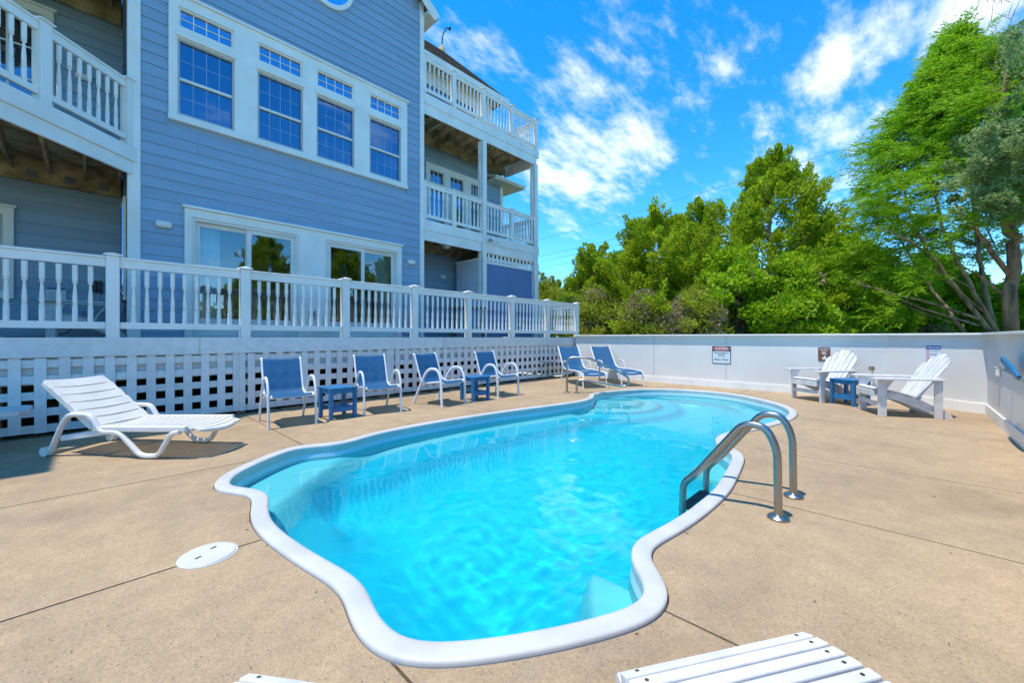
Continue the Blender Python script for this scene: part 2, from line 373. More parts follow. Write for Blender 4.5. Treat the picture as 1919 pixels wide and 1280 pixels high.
# ------------------------------------------------------------------ pool outline (metres, on the ground)
POOL = [(0.631,3.762),(0.669,3.886),(0.791,4.087),(1.072,4.336),(1.316,4.500),(1.519,4.540),(1.725,4.458),(1.88,4.400),(2.033,4.450),(2.418,4.551),(3.095,4.57),(3.702,4.53),(4.418,4.449),(5.278,4.29),(5.933,4.189),(6.40,4.242),(6.674,4.379),(6.86,4.500),(7.10,4.53),(7.40,4.51),(8.0,4.34),(8.545,4.000),(8.872,3.493),(9.000,2.913),(8.855,2.299),(8.467,1.799),(8.08,1.445),(7.591,1.206),(7.187,1.123),(6.818,1.106),(6.444,1.142),(5.743,1.283),(5.306,1.402),(5.031,1.437),(4.782,1.398),(4.613,1.303),(4.433,1.147),(4.248,1.072),(3.979,1.02),(3.608,0.964),(3.315,0.925),(3.034,0.911),(2.697,0.915),(2.47,0.930),(2.25,0.957),(2.106,0.981),(2.031,0.970),(1.973,0.927),(1.906,0.855),(1.849,0.794),(1.797,0.748),(1.728,0.720),(1.64,0.711),(1.549,0.728),(1.463,0.762),(1.283,0.851),(1.143,0.934),(1.007,1.022),(0.882,1.117),(0.812,1.179),(0.754,1.253),(0.718,1.313),(0.703,1.395),(0.702,1.496),(0.718,1.604),(0.748,1.697),(0.770,1.787),(0.766,1.889),(0.731,2.094),(0.691,2.386),(0.670,2.67),(0.682,2.909),(0.728,3.11),(0.785,3.29),(0.785,3.40),(0.689,3.55),(0.635,3.68)]
POOL = cat_rom(POOL[::-1], 420)
def smooth_loop(P, it):
    for _ in range(it): P = .25*np.roll(P, 1, 0)+.5*P+.25*np.roll(P, -1, 0)
    return P
POOL = smooth_loop(POOL, 6)
def inset(P, d):
    t = np.roll(P, -1, 0)-np.roll(P, 1, 0); t /= np.linalg.norm(t, axis=1)[:, None]
    n = np.c_[-t[:, 1], t[:, 0]]; n = smooth_loop(n, 4); n /= np.linalg.norm(n, axis=1)[:, None]
    return P+n*d                                     # outline runs counter-clockwise: left is inside
def loft(rings):                                     # rings of equal size -> quads
    n = len(rings[0]); V = np.vstack(rings); f = []
    i = np.arange(n); j = (i+1) % n
    for k in range(len(rings)-1): f.append(np.c_[k*n+i, k*n+j, (k+1)*n+j, (k+1)*n+i])
    return V, np.vstack(f)
def ring(off, z): return np.c_[inset(POOL, off), np.full(len(POOL), z)]

pool = thing('swimming_pool', 'freeform white rimmed fibreglass swimming pool in the concrete deck', 'pool')
v, f = loft([ring(o, z) for o, z in ((.004, -.08), (.0, -.01), (.0, .010), (.003, .017), (.010, .021), (.03, .0235), (.075, .024), (.090, .022), (.099, .016), (.103, .006), (.103, -.012), (.098, -.04), (.100, -.06))])
link('coping', np_mesh('coping', v, f, 'gelcoat', True), pool)
mat('gel_deep_tint', (.075, .82, .965), .3, .02, 2, .02, 20, spec=.5)  # deep floor: light absorbed by the water is put into the shell colour
mat('gel_shallow_tint', (.86, .90, .90), .35, .03, 2, .03, 30, spec=.4)  # ledges and steps: painted paler to stand in for shallower water
mat('gel_wall', (.45, .70, .78), .3, .03, 2, .02, 20, spec=.5)
v, f = loft([ring(o, z) for o, z in ((.099, -.055), (.108, -.10), (.125, -.35), (.15, -1.0), (.17, -1.9))])
link('pool_wall', np_mesh('pool_wall', v, f, 'gel_wall', True), pool)
def basin():
    P = inset(POOL, .12); st = .022
    xs = np.arange(P[:, 0].min()-.1, P[:, 0].max()+.1, st); ys = np.arange(P[:, 1].min()-.1, P[:, 1].max()+.1, st)
    X, Y = np.meshgrid(xs, ys); pts = np.c_[X.ravel(), Y.ravel()]
    A = P[::2]; B = np.roll(A, -1, 0); D = np.full(len(pts), 1e9); ins = np.zeros(len(pts), bool)
    for a, b in zip(A, B):
        ab = b-a; t = np.clip(((pts-a)@ab)/(ab@ab), 0, 1); q = a+t[:, None]*ab
        D = np.minimum(D, np.hypot(*(pts-q).T))
        c = ((a[1] > pts[:, 1]) != (b[1] > pts[:, 1])); 
        with np.errstate(divide='ignore', invalid='ignore'):
            xi = (b[0]-a[0])*(pts[:, 1]-a[1])/(b[1]-a[1])+a[0]
        ins ^= c & (pts[:, 0] < xi)
    S = np.where(ins, D, -D); x, y = pts.T
    ss = lambda a, b, v: (lambda t: t*t*(3-2*t))(np.clip((v-a)/(b-a), 0, 1))
    deep = -.92-.30*ss(6.6, 3.8, x)
    z = -.56+(deep+.56)*ss(-.1, 1.0, S)
    def shelf(zc, mask): return np.where(mask > 0, zc*mask+z*(1-mask), z)
    z = z+.17*ss(.56, .42, S)*ss(2.9, 3.3, y)*ss(6.3, 5.9, x)      # toe ledge along the house side
    m = ss(.45, .30, S)*ss(7.0, 7.4, x)*ss(1.9, 2.4, y); z = shelf(-.36, m)
    # rounded steps by the far hand rail
    r = np.hypot(x-7.15, y-4.3)
    z = shelf(-.62, ss(1.50, 1.32, r)); z = shelf(-.42, ss(1.10, .98, r)); z = shelf(-.22, ss(.76, .64, r))
    # seat in the left bay, beyond the chord between its two shoulders
    d = (x-.80)*(-(4.40-3.36))+(y-3.36)*(1.88-.80); d /= math.hypot(1.08, 1.04)
    z = shelf(-.20, ss(-.30, -.02, d)*ss(2.6, 2.4, x))
    # narrow ledge round the near bay
    wn = .24*ss(.72, 1.35, x); m = ss(wn+.03, wn-.02, S)*ss(2.05, 1.95, x)*ss(1.6, 1.45, y)*ss(.76, .9, x); z = shelf(-.22, m)
    d3 = np.hypot(x-4.35, y-1.22); z = shelf(-.34, ss(.40, .33, d3))
    zz_ = z.reshape(X.shape)
    for _ in range(3): zz_[1:-1, 1:-1] = .2*(zz_[1:-1, 1:-1]+zz_[:-2, 1:-1]+zz_[2:, 1:-1]+zz_[1:-1, :-2]+zz_[1:-1, 2:])
    z = zz_.ravel(); keep = S > -.06
    idx = np.arange(len(pts)).reshape(X.shape)
    q = np.stack([idx[:-1, :-1], idx[:-1, 1:], idx[1:, 1:], idx[1:, :-1]], -1).reshape(-1, 4)
    q = q[keep[q].all(1)]
    used = np.unique(q); re = np.full(len(pts), -1); re[used] = np.arange(len(used))
    return np.c_[pts, z][used], re[q]
v, f = basin()
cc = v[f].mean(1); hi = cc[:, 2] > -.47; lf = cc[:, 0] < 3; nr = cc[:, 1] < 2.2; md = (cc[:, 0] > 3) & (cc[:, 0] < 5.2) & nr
for nm, sel_, m_ in (('pool_floor', ~hi, 'gel_deep_tint'), ('pool_ledge', hi & lf & nr, 'gel_shallow_tint'), ('pool_ledge', hi & lf & ~nr, 'gel_shallow_tint'), ('pool_ledge', hi & md, 'gel_shallow_tint'), ('pool_steps', hi & ~lf & ~md, 'gel_shallow_tint')):
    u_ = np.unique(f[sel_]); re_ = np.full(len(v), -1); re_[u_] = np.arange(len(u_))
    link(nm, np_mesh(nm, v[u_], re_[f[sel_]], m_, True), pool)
def prism_obj(name, P, z0, z1, m):
    mb = MB(); mb.prism([tuple(p) for p in P], z1-z0, 'z', z0); return mb.build(name, m)
def water_sheet():                                   # rippled surface: a sum of short travelling waves, stronger at the near end
    P = inset(POOL, .07); st = .022
    xs = np.arange(P[:, 0].min()-.02, P[:, 0].max()+.02, st); ys = np.arange(P[:, 1].min()-.02, P[:, 1].max()+.02, st)
    X, Y = np.meshgrid(xs, ys); px, py = X.ravel(), Y.ravel(); ins = np.zeros(px.size, bool)
    for a, b in zip(P, np.roll(P, -1, 0)):
        c = (a[1] > py) != (b[1] > py)
        if a[1] != b[1]: ins ^= c & (px < (b[0]-a[0])*(py-a[1])/(b[1]-a[1])+a[0])
    z = np.zeros(px.size); r2 = np.random.default_rng(5)
    for i in range(64):
        lam = .065*(7.0**r2.random()); th = r2.normal(.9, 1.1); k = 2*math.pi/lam
        z += RIP*lam**1.45*np.sin(k*(math.cos(th)*px+math.sin(th)*py)+r2.uniform(0, 6.28)+.8*np.sin(px*1.7+i)+.8*np.sin(py*1.9+2*i))
    z *= .38+1.05*np.clip((3.6-py)/2.4, 0, 1)*np.clip((4.8-px)/2.5, .15, 1)
    idx = np.arange(px.size).reshape(X.shape); q = np.stack([idx[:-1, :-1], idx[:-1, 1:], idx[1:, 1:], idx[1:, :-1]], -1).reshape(-1, 4); q = q[ins[q].all(1)]
    used = np.unique(q); re = np.full(px.size, -1); re[used] = np.arange(len(used))
    return np.c_[px, py, z-.105][used], re[q]
RIP = .0011
v, f = water_sheet()
water = link('pool_water', np_mesh('pool_water', v, f, 'pool_water', True)); tag(water, kind='structure')
water.cycles.is_caustics_caster = True
for o in pool.children: o.cycles.is_caustics_receiver = True

# ------------------------------------------------------------------ ground and concrete slabs
cut = prism_obj('cutter', inset(POOL, -.006), -3, 1, 'soil')
def minus_pool(o):
    md = o.modifiers.new('b', 'BOOLEAN'); md.object = cut; md.operation = 'DIFFERENCE'; md.solver = 'EXACT'
    dg = bpy.context.evaluated_depsgraph_get(); me = bpy.data.meshes.new_from_object(o.evaluated_get(dg)); o.modifiers.clear(); o.data = me
G = .006
deck = link('pool_deck', None); tag(deck, kind='structure')
def slab(poly):
    mb = MB(); mb.prism(poly, .10, 'z', -.10); o = mb.build('concrete_slab', 'concrete'); minus_pool(o); o.parent = deck
def rect(a, b, c, d): slab([(a+G, c+G), (b-G, c+G), (b-G, d-G), (a+G, d-G)])
rect(-9, 1.56, 4.36, 7.3); rect(-9, 1.56, 2.62, 4.36)
slab([(-9, -1.3), (.735-G, -1.3), (.735-G, 1.3), (1.1, 1.3), (1.1, 2.62-G), (-9, 2.62-G)])
rect(.735, 1.67, -1.3, 1.3); rect(1.67, 3.28, -1.3, 2.42); rect(3.28, 4.75, -1.3, 2.42); rect(4.75, 7.0, -1.3, 2.42)
rect(7.0, 10.3, -1.3, 2.42); rect(7.33, 10.3, 2.42, 7.3); rect(4.33, 7.33, 2.42, 7.3); rect(1.56, 4.33, 2.42, 7.3)
sub = MB().box(-9, 10.3, -1.3, 16, -.30, -.104).build('subsoil', 'soil'); minus_pool(sub); tag(sub, kind='structure')
bpy.data.objects.remove(cut, do_unlink=True)
def ground():
    def h(x, y):
        t = max(0, min(1, max((x-10.1)/.1, (-1.0-y)/.1)))
        if x < -9: t *= max(0, 1-(-9-x)/6)
        r = math.hypot(x, y)
        return .62*t+(.25*math.sin(x*.21+1)*math.cos(y*.17) if r > 14 else 0)*max(0, min(1, (r-14)/10))-.02
    xs = [-900, -300, -120, -60, -30, -18, -12, -9]+[i for i in range(-8, 10, 2)]+[10.0, 10.2]+[11, 12, 14, 16, 18, 20, 24, 28, 34, 45, 60, 120, 300, 900]
    ys = [-900, -300, -120, -60, -40, -28, -20, -14, -10, -7, -5, -3.5, -2, -1.15, -1.0]+[i for i in range(0, 16, 2)]+[16, 18, 20, 24, 30, 40, 60, 120, 300, 900]
    mb = MB(); n = len(ys)
    for x in xs:
        for y in ys: mb.v.append((x, y, h(x, y)))
    for i in range(len(xs)-1):
        for j in range(n-1):
            if xs[i] >= -9 and xs[i+1] <= 10.05 and ys[j] >= -1.05 and ys[j+1] <= 16: continue
            mb.f.append((i*n+j, (i+1)*n+j, (i+1)*n+j+1, i*n+j+1))
    mat('ground', (.20, .19, .09), .95, .3, .8, .4, 12, col2=(.10, .13, .035))
    tag(mb.build('ground', 'ground', None, True), kind='structure')
ground()

# ------------------------------------------------------------------ white retaining wall round the pool yard
wall = thing('retaining_wall', 'long smooth white retaining wall with thin cap behind the pool', 'wall')
PATH = [Vector((10.0, 7.03, 0)), Vector((10.0, .2, 0)), Vector((9.3, -.9, 0)), Vector((-4.0, -.9, 0))]
def strip(inner, outer, z0, z1):                     # band along the wall path; inner/outer = offsets from the face (+ = into the yard)
    def off(d):
        out = []
        for i, p in enumerate(PATH):
            ns = []
            for a, b in ((i-1, i), (i, i+1)):
                if 0 <= a and b < len(PATH):
                    t = (PATH[b]-PATH[a]).normalized(); ns.append(Vector((t.y, -t.x, 0)))
            n = sum(ns, Vector()).normalized(); k = 1/n.dot(ns[0]); out.append(p+n*(d*k))
        return out
    a, b = off(inner), off(outer); segs = []
    for i in range(len(PATH)-1):
        mb = MB(); p = [a[i], a[i+1], b[i+1], b[i]]
        mb.add([(q.x, q.y, z0) for q in p]+[(q.x, q.y, z1) for q in p], [(0,1,2,3),(4,7,6,5),(0,4,5,1),(1,5,6,2),(2,6,7,3),(3,7,4,0)])
        segs.append(mb)
    return segs
for s in strip(0.0, -.16, -.1, 1.178): s.build('wall_panel', 'white_wall', wall)
for s in strip(.066, -.22, 1.18, 1.214): s.build('wall_cap', 'white_trim', wall, False, .006)
for s in strip(.022, .002, -.004, .150): s.build('baseboard', 'white_trim', wall, False, .004)
for yy in (4.6, 2.9):                                # vertical panel seams
    MB().box(9.992, 9.999, yy-.003, yy+.003, .15, 1.178).build('panel_seam', 'window_grey', wall)

# ------------------------------------------------------------------ house
Z0 = 1.145                                           # raised deck floor
VF, VR = 8.6, 10.17                                  # front plane, recessed plane
house = thing('beach_house', 'tall blue clapboard beach house with white trim and many windows', 'house', (3.0, VF, 0))
house.location = (0, 0, 0)
def split(u0, u1, holes):
    segs = [(u0, u1)]
    for a, b in holes:
        segs = [s for x, y in segs for s in ((x, min(y, a)), (max(x, b), y)) if s[1]-s[0] > .01]
    return segs
def holed_wall(U0, U1, za, zb, holes):               # list of rectangles covering a wall with openings
    zs = sorted({za, zb, *[h[2] for h in holes], *[h[3] for h in holes]}); zs = [z for z in zs if za <= z <= zb]; out = []
    for a, b in zip(zs, zs[1:]):
        for s in split(U0, U1, [(h[0], h[1]) for h in holes if h[2] < b-1e-6 and h[3] > a+1e-6]): out.append((*s, a, b))
    return out
def front_wall(name, V, U0, U1, za, zb, holes, m='siding', boards=True, clip=None, exposure=.178, depth=.12):
    mb = MB()
    for a, b, c, d in holed_wall(U0, U1, za, zb, holes): mb.box(a, b, V, V+depth, c, d)
    w = mb.build(name, m, house)
    if not boards: return w
    z = za
    while z < zb-.02:
        zt = min(z+exposure, zb)
        hs = [(h[0], h[1]) for h in holes if h[2] < zt-.03 and h[3] > z+.03]
        u0, u1 = (U0, U1) if not clip else clip(z, U0, U1)
        segs = []
        for a, b in split(u0, u1, hs):
            if b-a > 2.6:                            # butt joint somewhere along a long course
                j = random.uniform(a+.6, b-.6); segs += [(a, j-.0012), (j+.0012, b)]
            else: segs.append((a, b))
        for a, b in segs:
            m_ = MB(); t0, t1 = .021, .005
            m_.add([(a, V-t0, z), (b, V-t0, z), (b, V-t1, zt), (a, V-t1, zt), (a, V-.001, z), (b, V-.001, z), (b, V-.001, zt), (a, V-.001, zt)],
                   [(0,1,2,3),(4,7,6,5),(0,4,5,1),(1,5,6,2),(2,6,7,3),(3,7,4,0)])
            m_.build('siding_board', 'siding', w)
        z += exposure
    return w
def side_wall(name, X, sgn, V0, V1, za, zb, exposure=.178, m='siding'):   # wall facing sgn*X
    w = MB().box(min(X, X-sgn*.1), max(X, X-sgn*.1), V0, V1, za, zb).build(name, m, house); z = za
    while z < zb-.02:
        zt = min(z+exposure, zb); m_ = MB(); x0, x1, x2 = X+sgn*.021, X+sgn*.005, X+sgn*.001
        m_.add([(x0, V0, z), (x0, V1, z), (x1, V1, zt), (x1, V0, zt), (x2, V0, z), (x2, V1, z), (x2, V1, zt), (x2, V0, zt)],
               [(0,1,2,3),(4,7,6,5),(0,4,5,1),(1,5,6,2),(2,6,7,3),(3,7,4,0)])
        m_.build('siding_board', 'siding', w); z += exposure
    return w
WU = [.984, 2.128, 3.172, 4.306]; WW = .762
win_holes = [h for u in WU for h in ((u, u+WW, 6.27, 6.60), (u-.012, u+WW+.012, 4.82, 6.07))]
door_hole = (1.16, 5.0, Z0, 3.17)
EAVE, RIDGE, RU = 9.42, 11.5, 3.05
def gable(z, a, b):
    t = max(0, (z-EAVE)/(RIDGE-EAVE)); return (a+(RU-a)*t+.02, b-(b-RU)*t-.02)
front_wall('facade_wall', VF, .40, 5.70, Z0-.1, EAVE, [(.86, 5.245, 4.70, 6.77), door_hole])
gw = front_wall('gable_wall', VF, .40, 5.70, EAVE+.001, RIDGE-.05, [], clip=gable)
gw.data = MB().prism([(.40, EAVE), (5.70, EAVE), (RU, RIDGE)], .12, 'y', VF).mesh('gable_wall', 'siding')
T = VF-.045                                          # face of the trim boards
def trim(name, a, b, c, d, t=.045, m='white_trim', bev=.004, V=VF, back=.0):
    return MB().box(a, b, V-t, V-.001+back, c, d).build(name, m, house, False, bev)
trim('corner_board', .375, .525, Z0-.1, EAVE, .045); trim('corner_board', 5.615, 5.725, Z0-.1, EAVE, .045)
MB().box(.375, .398, VF+.0, VF+.13, Z0-.1, EAVE).build('corner_board', 'white_trim', house)
MB().box(5.702, 5.725, VF+.0, VF+.13, Z0-.1, EAVE).build('corner_board', 'white_trim', house)
# upper window group
mb = MB()
for a, b, c, d in holed_wall(.86, 5.245, 4.70, 6.77, win_holes): mb.box(a, b, VF-.05, VF+.10, c, d)
cas = mb.build('window_casing', 'white_trim', house)
MB().box(.82, 5.285, VF-.085, VF-.001, 6.772, 6.815).build('window_head', 'white_trim', house, False, .006)
MB().box(.85, 5.255, VF-.075, VF-.052, 4.70, 4.78).build('window_apron', 'white_trim', house, False, .004)
def pane_grid(parent, a, b, c, d, nx, nz, V, gm, mun=.014, mm='white_trim', mt=.012):
    w, h = (b-a)/nx, (d-c)/nz
    me = MB().add([(0, 0, 0), (w-mun*.5, 0, 0), (w-mun*.5, 0, h-mun*.5), (0, 0, h-mun*.5)], [(0, 1, 2, 3)]).mesh('pane', gm)
    for i in range(nx):
        for j in range(nz): link('pane', me, parent, (a+i*w+mun*.25, V, c+j*h+mun*.25))
    mb = MB()
    for i in range(1, nx): mb.box(a+i*w-mun/2, a+i*w+mun/2, V-mt, V+.004, c, d)
    for j in range(1, nz): mb.box(a, b, V-mt+.001, V+.003, c+j*h-mun/2, c+j*h+mun/2)
    if nx*nz > 1: mb.build('muntins', mm, parent)
def ring_frame(a, b, c, d, w, V0, V1, wb=None):
    mb = MB(); wb = wb or w
    mb.box(a, a+w, V0, V1, c, d); mb.box(b-w, b, V0, V1, c, d); mb.box(a+w, b-w, V0, V1, d-w, d); mb.box(a+w, b-w, V0, V1, c, c+wb); return mb
for u in WU:
    t = ring_frame(u, u+WW, 6.27, 6.60, .028, VF-.02, VF+.05).build('transom_window', 'white_trim', house)
    pane_grid(t, u+.028, u+WW-.028, 6.298, 6.572, 4, 2, VF+.02, 'glass_clear')
    MB().box(u-.035, u+WW+.035, VF-.085, VF-.052, 6.09, 6.17).build('transom_sill', 'white_trim', house, False, .008)
    w = ring_frame(u-.012, u+WW+.012, 4.82, 6.07, .032, VF-.03, VF+.05).build('window', 'window_grey', house)
    a, b = u+.02, u+WW-.02
    MB().box(a, b, VF-.018, VF+.035, 5.40, 5.445).build('meeting_rail', 'window_vinyl', w)
    pane_grid(w, a, b, 5.445, 6.038, 4, 2, VF+.012, 'glass_screen', mun=.009, mm='muntin_grey', mt=.004)
    pane_grid(w, a, b, 4.852, 5.40, 4, 2, VF+.018, 'glass_screen', mun=.009, mm='muntin_grey', mt=.004)
# round gable window
rw = MB(); K = 40; rw_c = (3.41, 8.56)
for k in range(K):
    a0, a1 = 2*math.pi*k/K, 2*math.pi*(k+1)/K
    P = lambda r, a, y: (rw_c[0]+r*math.cos(a)*.92, y, rw_c[1]+r*math.sin(a))
    rw.add([P(.47, a0, VF-.06), P(.56, a0, VF-.06), P(.56, a1, VF-.06), P(.47, a1, VF-.06), P(.47, a0, VF-.001), P(.56, a0, VF-.001), P(.56, a1, VF-.001), P(.47, a1, VF-.001)],
           [(0,1,2,3),(0,4,7,3),(1,2,6,5)])
rwo = rw.build('round_window', 'white_trim', house)
MB().add([(rw_c[0]+.47*.92*math.cos(2*math.pi*k/K), VF-.03, rw_c[1]+.47*math.sin(2*math.pi*k/K)) for k in range(K)], [tuple(range(K))]).build('pane', 'glass_clear', rwo)
# sliding doors
mb = MB()
for a, b, c, d in holed_wall(1.063, 5.093, Z0, 3.30, [(1.155, 2.815, Z0, 3.165), (3.335, 5.0, Z0, 3.165)]): mb.box(a, b, VF-.055, VF+.10, c, d)
mb.build('door_casing', 'white_trim', house)
MB().box(1.03, 5.125, VF-.10, VF-.001, 3.302, 3.345).build('door_head', 'white_trim', house, False, .006)
for a, b, x0, x1 in ((2.855, 3.30, VF-.063, VF-.056),): MB().box(a, b, x0, x1, Z0+.02, 3.16).build('door_panel', 'white_trim', house, False, .003)
def slider(a, b, open_left):
    fr = ring_frame(a, b, Z0, 3.165, .05, VF-.03, VF+.09).build('sliding_door', 'window_vinyl', house)
    mid = (a+b)/2
    for k, (p, q) in enumerate(((a+.05, mid+.03), (mid-.03, b-.05))):
        V0 = VF+.0 if (k == 0) == open_left else VF+.045
        s = ring_frame(p, q, Z0+.05, 3.115, .075, V0, V0+.035, wb=.28).build('door_sash', 'window_vinyl', fr)
        MB().add([(p+.07, V0+.016, Z0+.32), (q-.07, V0+.016, Z0+.32), (q-.07, V0+.016, 3.045), (p+.07, V0+.016, 3.045)], [(0, 1, 2, 3)]).build('pane', 'glass_door', fr)
    MB().bar((mid-.0, VF-.025, 1.95), (mid-.0, VF-.025, 2.25), .02, .03, (0, 1, 0)).build('handle', 'white_trim', fr, False, .004)
slider(1.155, 2.815, False); slider(3.335, 5.0, True)
def curtain(a, b):
    n = 26; mb = MB()
    for i in range(n+1):
        x = a+(b-a)*i/n; y = VF+.20+.03*math.sin(i*1.35)
        mb.v += [(x, y, Z0+.06), (x+.004, y, 3.08)]
    mb.f = [(2*i, 2*i+2, 2*i+3, 2*i+1) for i in range(n)]
    return mb.build('curtain', 'curtain', house, True)
curtain(1.24, 1.58); curtain(4.55, 4.92)
# rooms behind the glass
rm = MB(); rm.box(.62, 5.55, VF+.125, 12.6, Z0+.01, 3.7); rooms = [rm.build('room', 'interior_wall', house)]
rm = MB(); rm.box(.62, 5.55, VF+.125, 12.6, 4.3, 7.2); rooms.append(rm.build('room', 'interior_wall', house))
for o in rooms:
    bm = bmesh.new(); bm.from_mesh(o.data); bmesh.ops.delete(bm, geom=[f for f in bm.faces if f.calc_center_median().y < VF+.2], context='FACES')
    bmesh.ops.reverse_faces(bm, faces=bm.faces); bm.to_mesh(o.data); bm.free()
for x0, x1, z in ((.62, 5.55, Z0+.02), (.62, 5.55, 4.31)): MB().box(x0, x1, VF+.13, 12.58, z, z+.02).build('room_floor', 'interior_floor', house)
# roof of the front block
def slope(p0, p1, p2, p3, t, name, m):
    P = [Vector(p) for p in (p0, p1, p2, p3)]; n = (P[1]-P[0]).cross(P[3]-P[0]).normalized()
    if n.z < 0: n = -n
    return MB().add([*P, *[p+n*t for p in P]], [(0,1,2,3),(4,7,6,5),(0,4,5,1),(1,5,6,2),(2,6,7,3),(3,7,4,0)]).build(name, m, house)
OH = .30; k = (RIDGE-EAVE)/(RU-.40)
slope((.40-OH, VF-.18, EAVE-k*OH), (RU, VF-.18, RIDGE), (RU, 15.5, RIDGE), (.40-OH, 15.5, EAVE-k*OH), .12, 'roof', 'roof')
slope((5.70+OH, VF-.18, EAVE-k*OH), (RU, VF-.18, RIDGE), (RU, 15.5, RIDGE), (5.70+OH, 15.5, EAVE-k*OH), .12, 'roof', 'roof')
for x0, x1 in ((.36-OH, .40), (5.70, 5.74+OH)): MB().box(x0, x1, VF-.20, 15.4, EAVE-k*OH-.06, EAVE-k*OH-.02).build('soffit', 'soffit', house)
for sx, xe in ((1, .40-OH), (-1, 5.70+OH)):
    MB().bar((xe, VF-.20, EAVE-k*OH-.05), (RU, VF-.20, RIDGE-.05), .03, .24).build('rake_board', 'white_trim', house)
# right and left flanks, recessed walls
side_wall('side_wall', .40, -1, VF+.13, VR, Z0-.1, EAVE-.1)
MB().box(5.60, 5.70, VF+.125, 15.4, Z0-.1, EAVE-.1).build('side_wall', 'siding', house)
MB().box(.41, .50, VR+.1, 15.4, Z0-.1, EAVE-.1).build('side_wall', 'siding', house)
lw = [(-1.95, -.86, 1.76, 3.19), (-1.75, -.44, 4.12, 6.53)]
front_wall('recess_wall', VR, -8.0, .395, Z0-.1, 9.6, lw)
MB().box(-8, .39, VR+.2, 15, Z0-.1, 9.55).build('house_core', 'interior_wall', house)
for (a, b, c, d), nx, nz in ((lw[0], 1, 2), (lw[1], 3, 4)):
    cs = ring_frame(a, b, c, d, .11, VR-.055, VR+.05).build('window_casing', 'white_trim', house)
    MB().box(a-.03, b+.03, VR-.085, VR-.001, d+.001, d+.045).build('window_head', 'white_trim', house, False, .005)
    w = ring_frame(a+.11, b-.11, c+.11, d-.11, .05, VR-.02, VR+.06).build('window', 'window_grey', house)
    pane_grid(w, a+.16, b-.16, c+.16, d-.16, nx, nz, VR+.02, 'glass_screen' if nz == 4 else 'glass_clear', mun=.03, mm='window_vinyl')
# narrow window on the flank by the deck
MB().box(.345, .379, 8.98, 9.72, 1.75, 3.42).build('window_casing', 'white_trim', house, False, .005)
MB().box(.335, .344, 9.06, 9.64, 1.85, 3.30).build('window', 'glass_clear', house)
# far wing
far_holes = [(6.85, 9.12, 4.13, 6.36)]
front_wall('wing_wall', VR+.03, 5.73, 10.02, Z0-.1, 6.95, far_holes)
MB().box(5.73, 10.0, VR+.25, 15.4, Z0-.1, 6.9).build('wing_core', 'interior_wall', house)
MB().box(9.92, 10.045, VR-.03, VR+.025, Z0-.1, 6.5).build('corner_board', 'white_trim', house, False, .004)
mb = MB(); fw = [(6.985, 7.51, 5.79, 6.19), (7.735, 8.29, 5.79, 6.19), (8.58, 9.02, 5.79, 6.19), (6.95, 7.54, 4.2, 5.62), (7.70, 8.32, 4.2, 5.62), (8.55, 9.05, 4.2, 5.62)]
for r_ in holed_wall(6.85, 9.12, 4.13, 6.36, fw): mb.box(r_[0], r_[1], VR-.03, VR+.13, r_[2], r_[3])
mb.build('window_casing', 'white_trim', house)
for a, b, c, d in fw:
    w = ring_frame(a, b, c, d, .03, VR-.01, VR+.09).build('window', 'window_vinyl', house)
    pane_grid(w, a+.03, b-.03, c+.03, d-.03, 3 if d > 6 else 1, 1, VR+.05, 'glass_screen', mun=.02)
MB().box(9.3, 10.75, 9.75, 11.6, 6.44, 6.50).build('soffit', 'soffit', house)
slope((9.3, 9.72, 6.50), (10.78, 9.72, 6.50), (10.78, 11.6, 6.95), (9.3, 11.6, 6.95), .05, 'roof', 'white_trim')
# top storey behind the roof terrace, hip roof
top_holes = [(6.2, 9.1, 8.35, 8.95)]
front_wall('terrace_wall', VR+.35, 5.73, 9.85, 7.3, 9.6, top_holes, m='white_wall', boards=False)
MB().box(6.22, 9.08, VR+.40, VR+.42, 8.35, 8.95).build('window', 'glass_screen', house)
MB().box(9.75, 9.85, VR+.48, 14.4, 7.3, 9.6).build('terrace_wall', 'white_wall', house)
hip = MB(); e, ze = .45, 9.55; A_ = (5.6, VR+.35-e, ze); B_ = (9.85+e, VR+.35-e, ze); C_ = (9.85+e, 14.4, ze); D_ = (5.6, 14.4, ze); R1 = (5.6, 12.3, 11.78); R2 = (9.0, 12.3, 11.78)
hip.add([A_, B_, C_, D_, R1, R2], [(0, 1, 5, 4), (1, 2, 5), (2, 3, 4, 5), (0, 3, 2, 1), (0, 4, 3)]); hip.build('roof', 'roof', house)
mb = MB()                                            # shingle courses on the visible slopes
for i in range(22):
    t0, t1 = i/22, (i+1)/22
    for P, Q, Rr, S_ in ((A_, B_, R2, R1), (B_, C_, R2, R2)):
        l = lambda a, b, t: Vector(a)*(1-t)+Vector(b)*t
        p, q, r_, s_ = l(P, S_, t0), l(Q, Rr, t0), l(Q, Rr, t1), l(P, S_, t1)
        n = (Vector(Q)-Vector(P)).cross(Vector(S_)-Vector(P)).normalized(); n = n if n.z > 0 else -n
        mb.add([p+n*.022, q+n*.022, r_+n*.006, s_+n*.006, p, q], [(0, 1, 2, 3), (0, 4, 5, 1)])
mb.build('shingles', 'roof', house)['kind'] = 'stuff'
MB().box(5.6, 9.85+e-.02, VR+.35-e-.03, VR+.35-e-.002, ze-.17, ze+.01).build('eave_board', 'white_trim', house)
vane = thing('roof_finial', 'thin dark bent finial on a tan cap at the far roof ridge', 'finial', R2)
MB().lathe([(.14, -.1), (.11, .10), (.05, .16), (.03, .22)], 8).build('cap', 'wood_pale', vane, True)
MB().tube(rounded([(0, 0, .2), (.03, 0, .6), (.22, .0, .98), (.36, 0, 1.0)], .15), .022, 6).build('rod', 'black_plastic', vane, True)
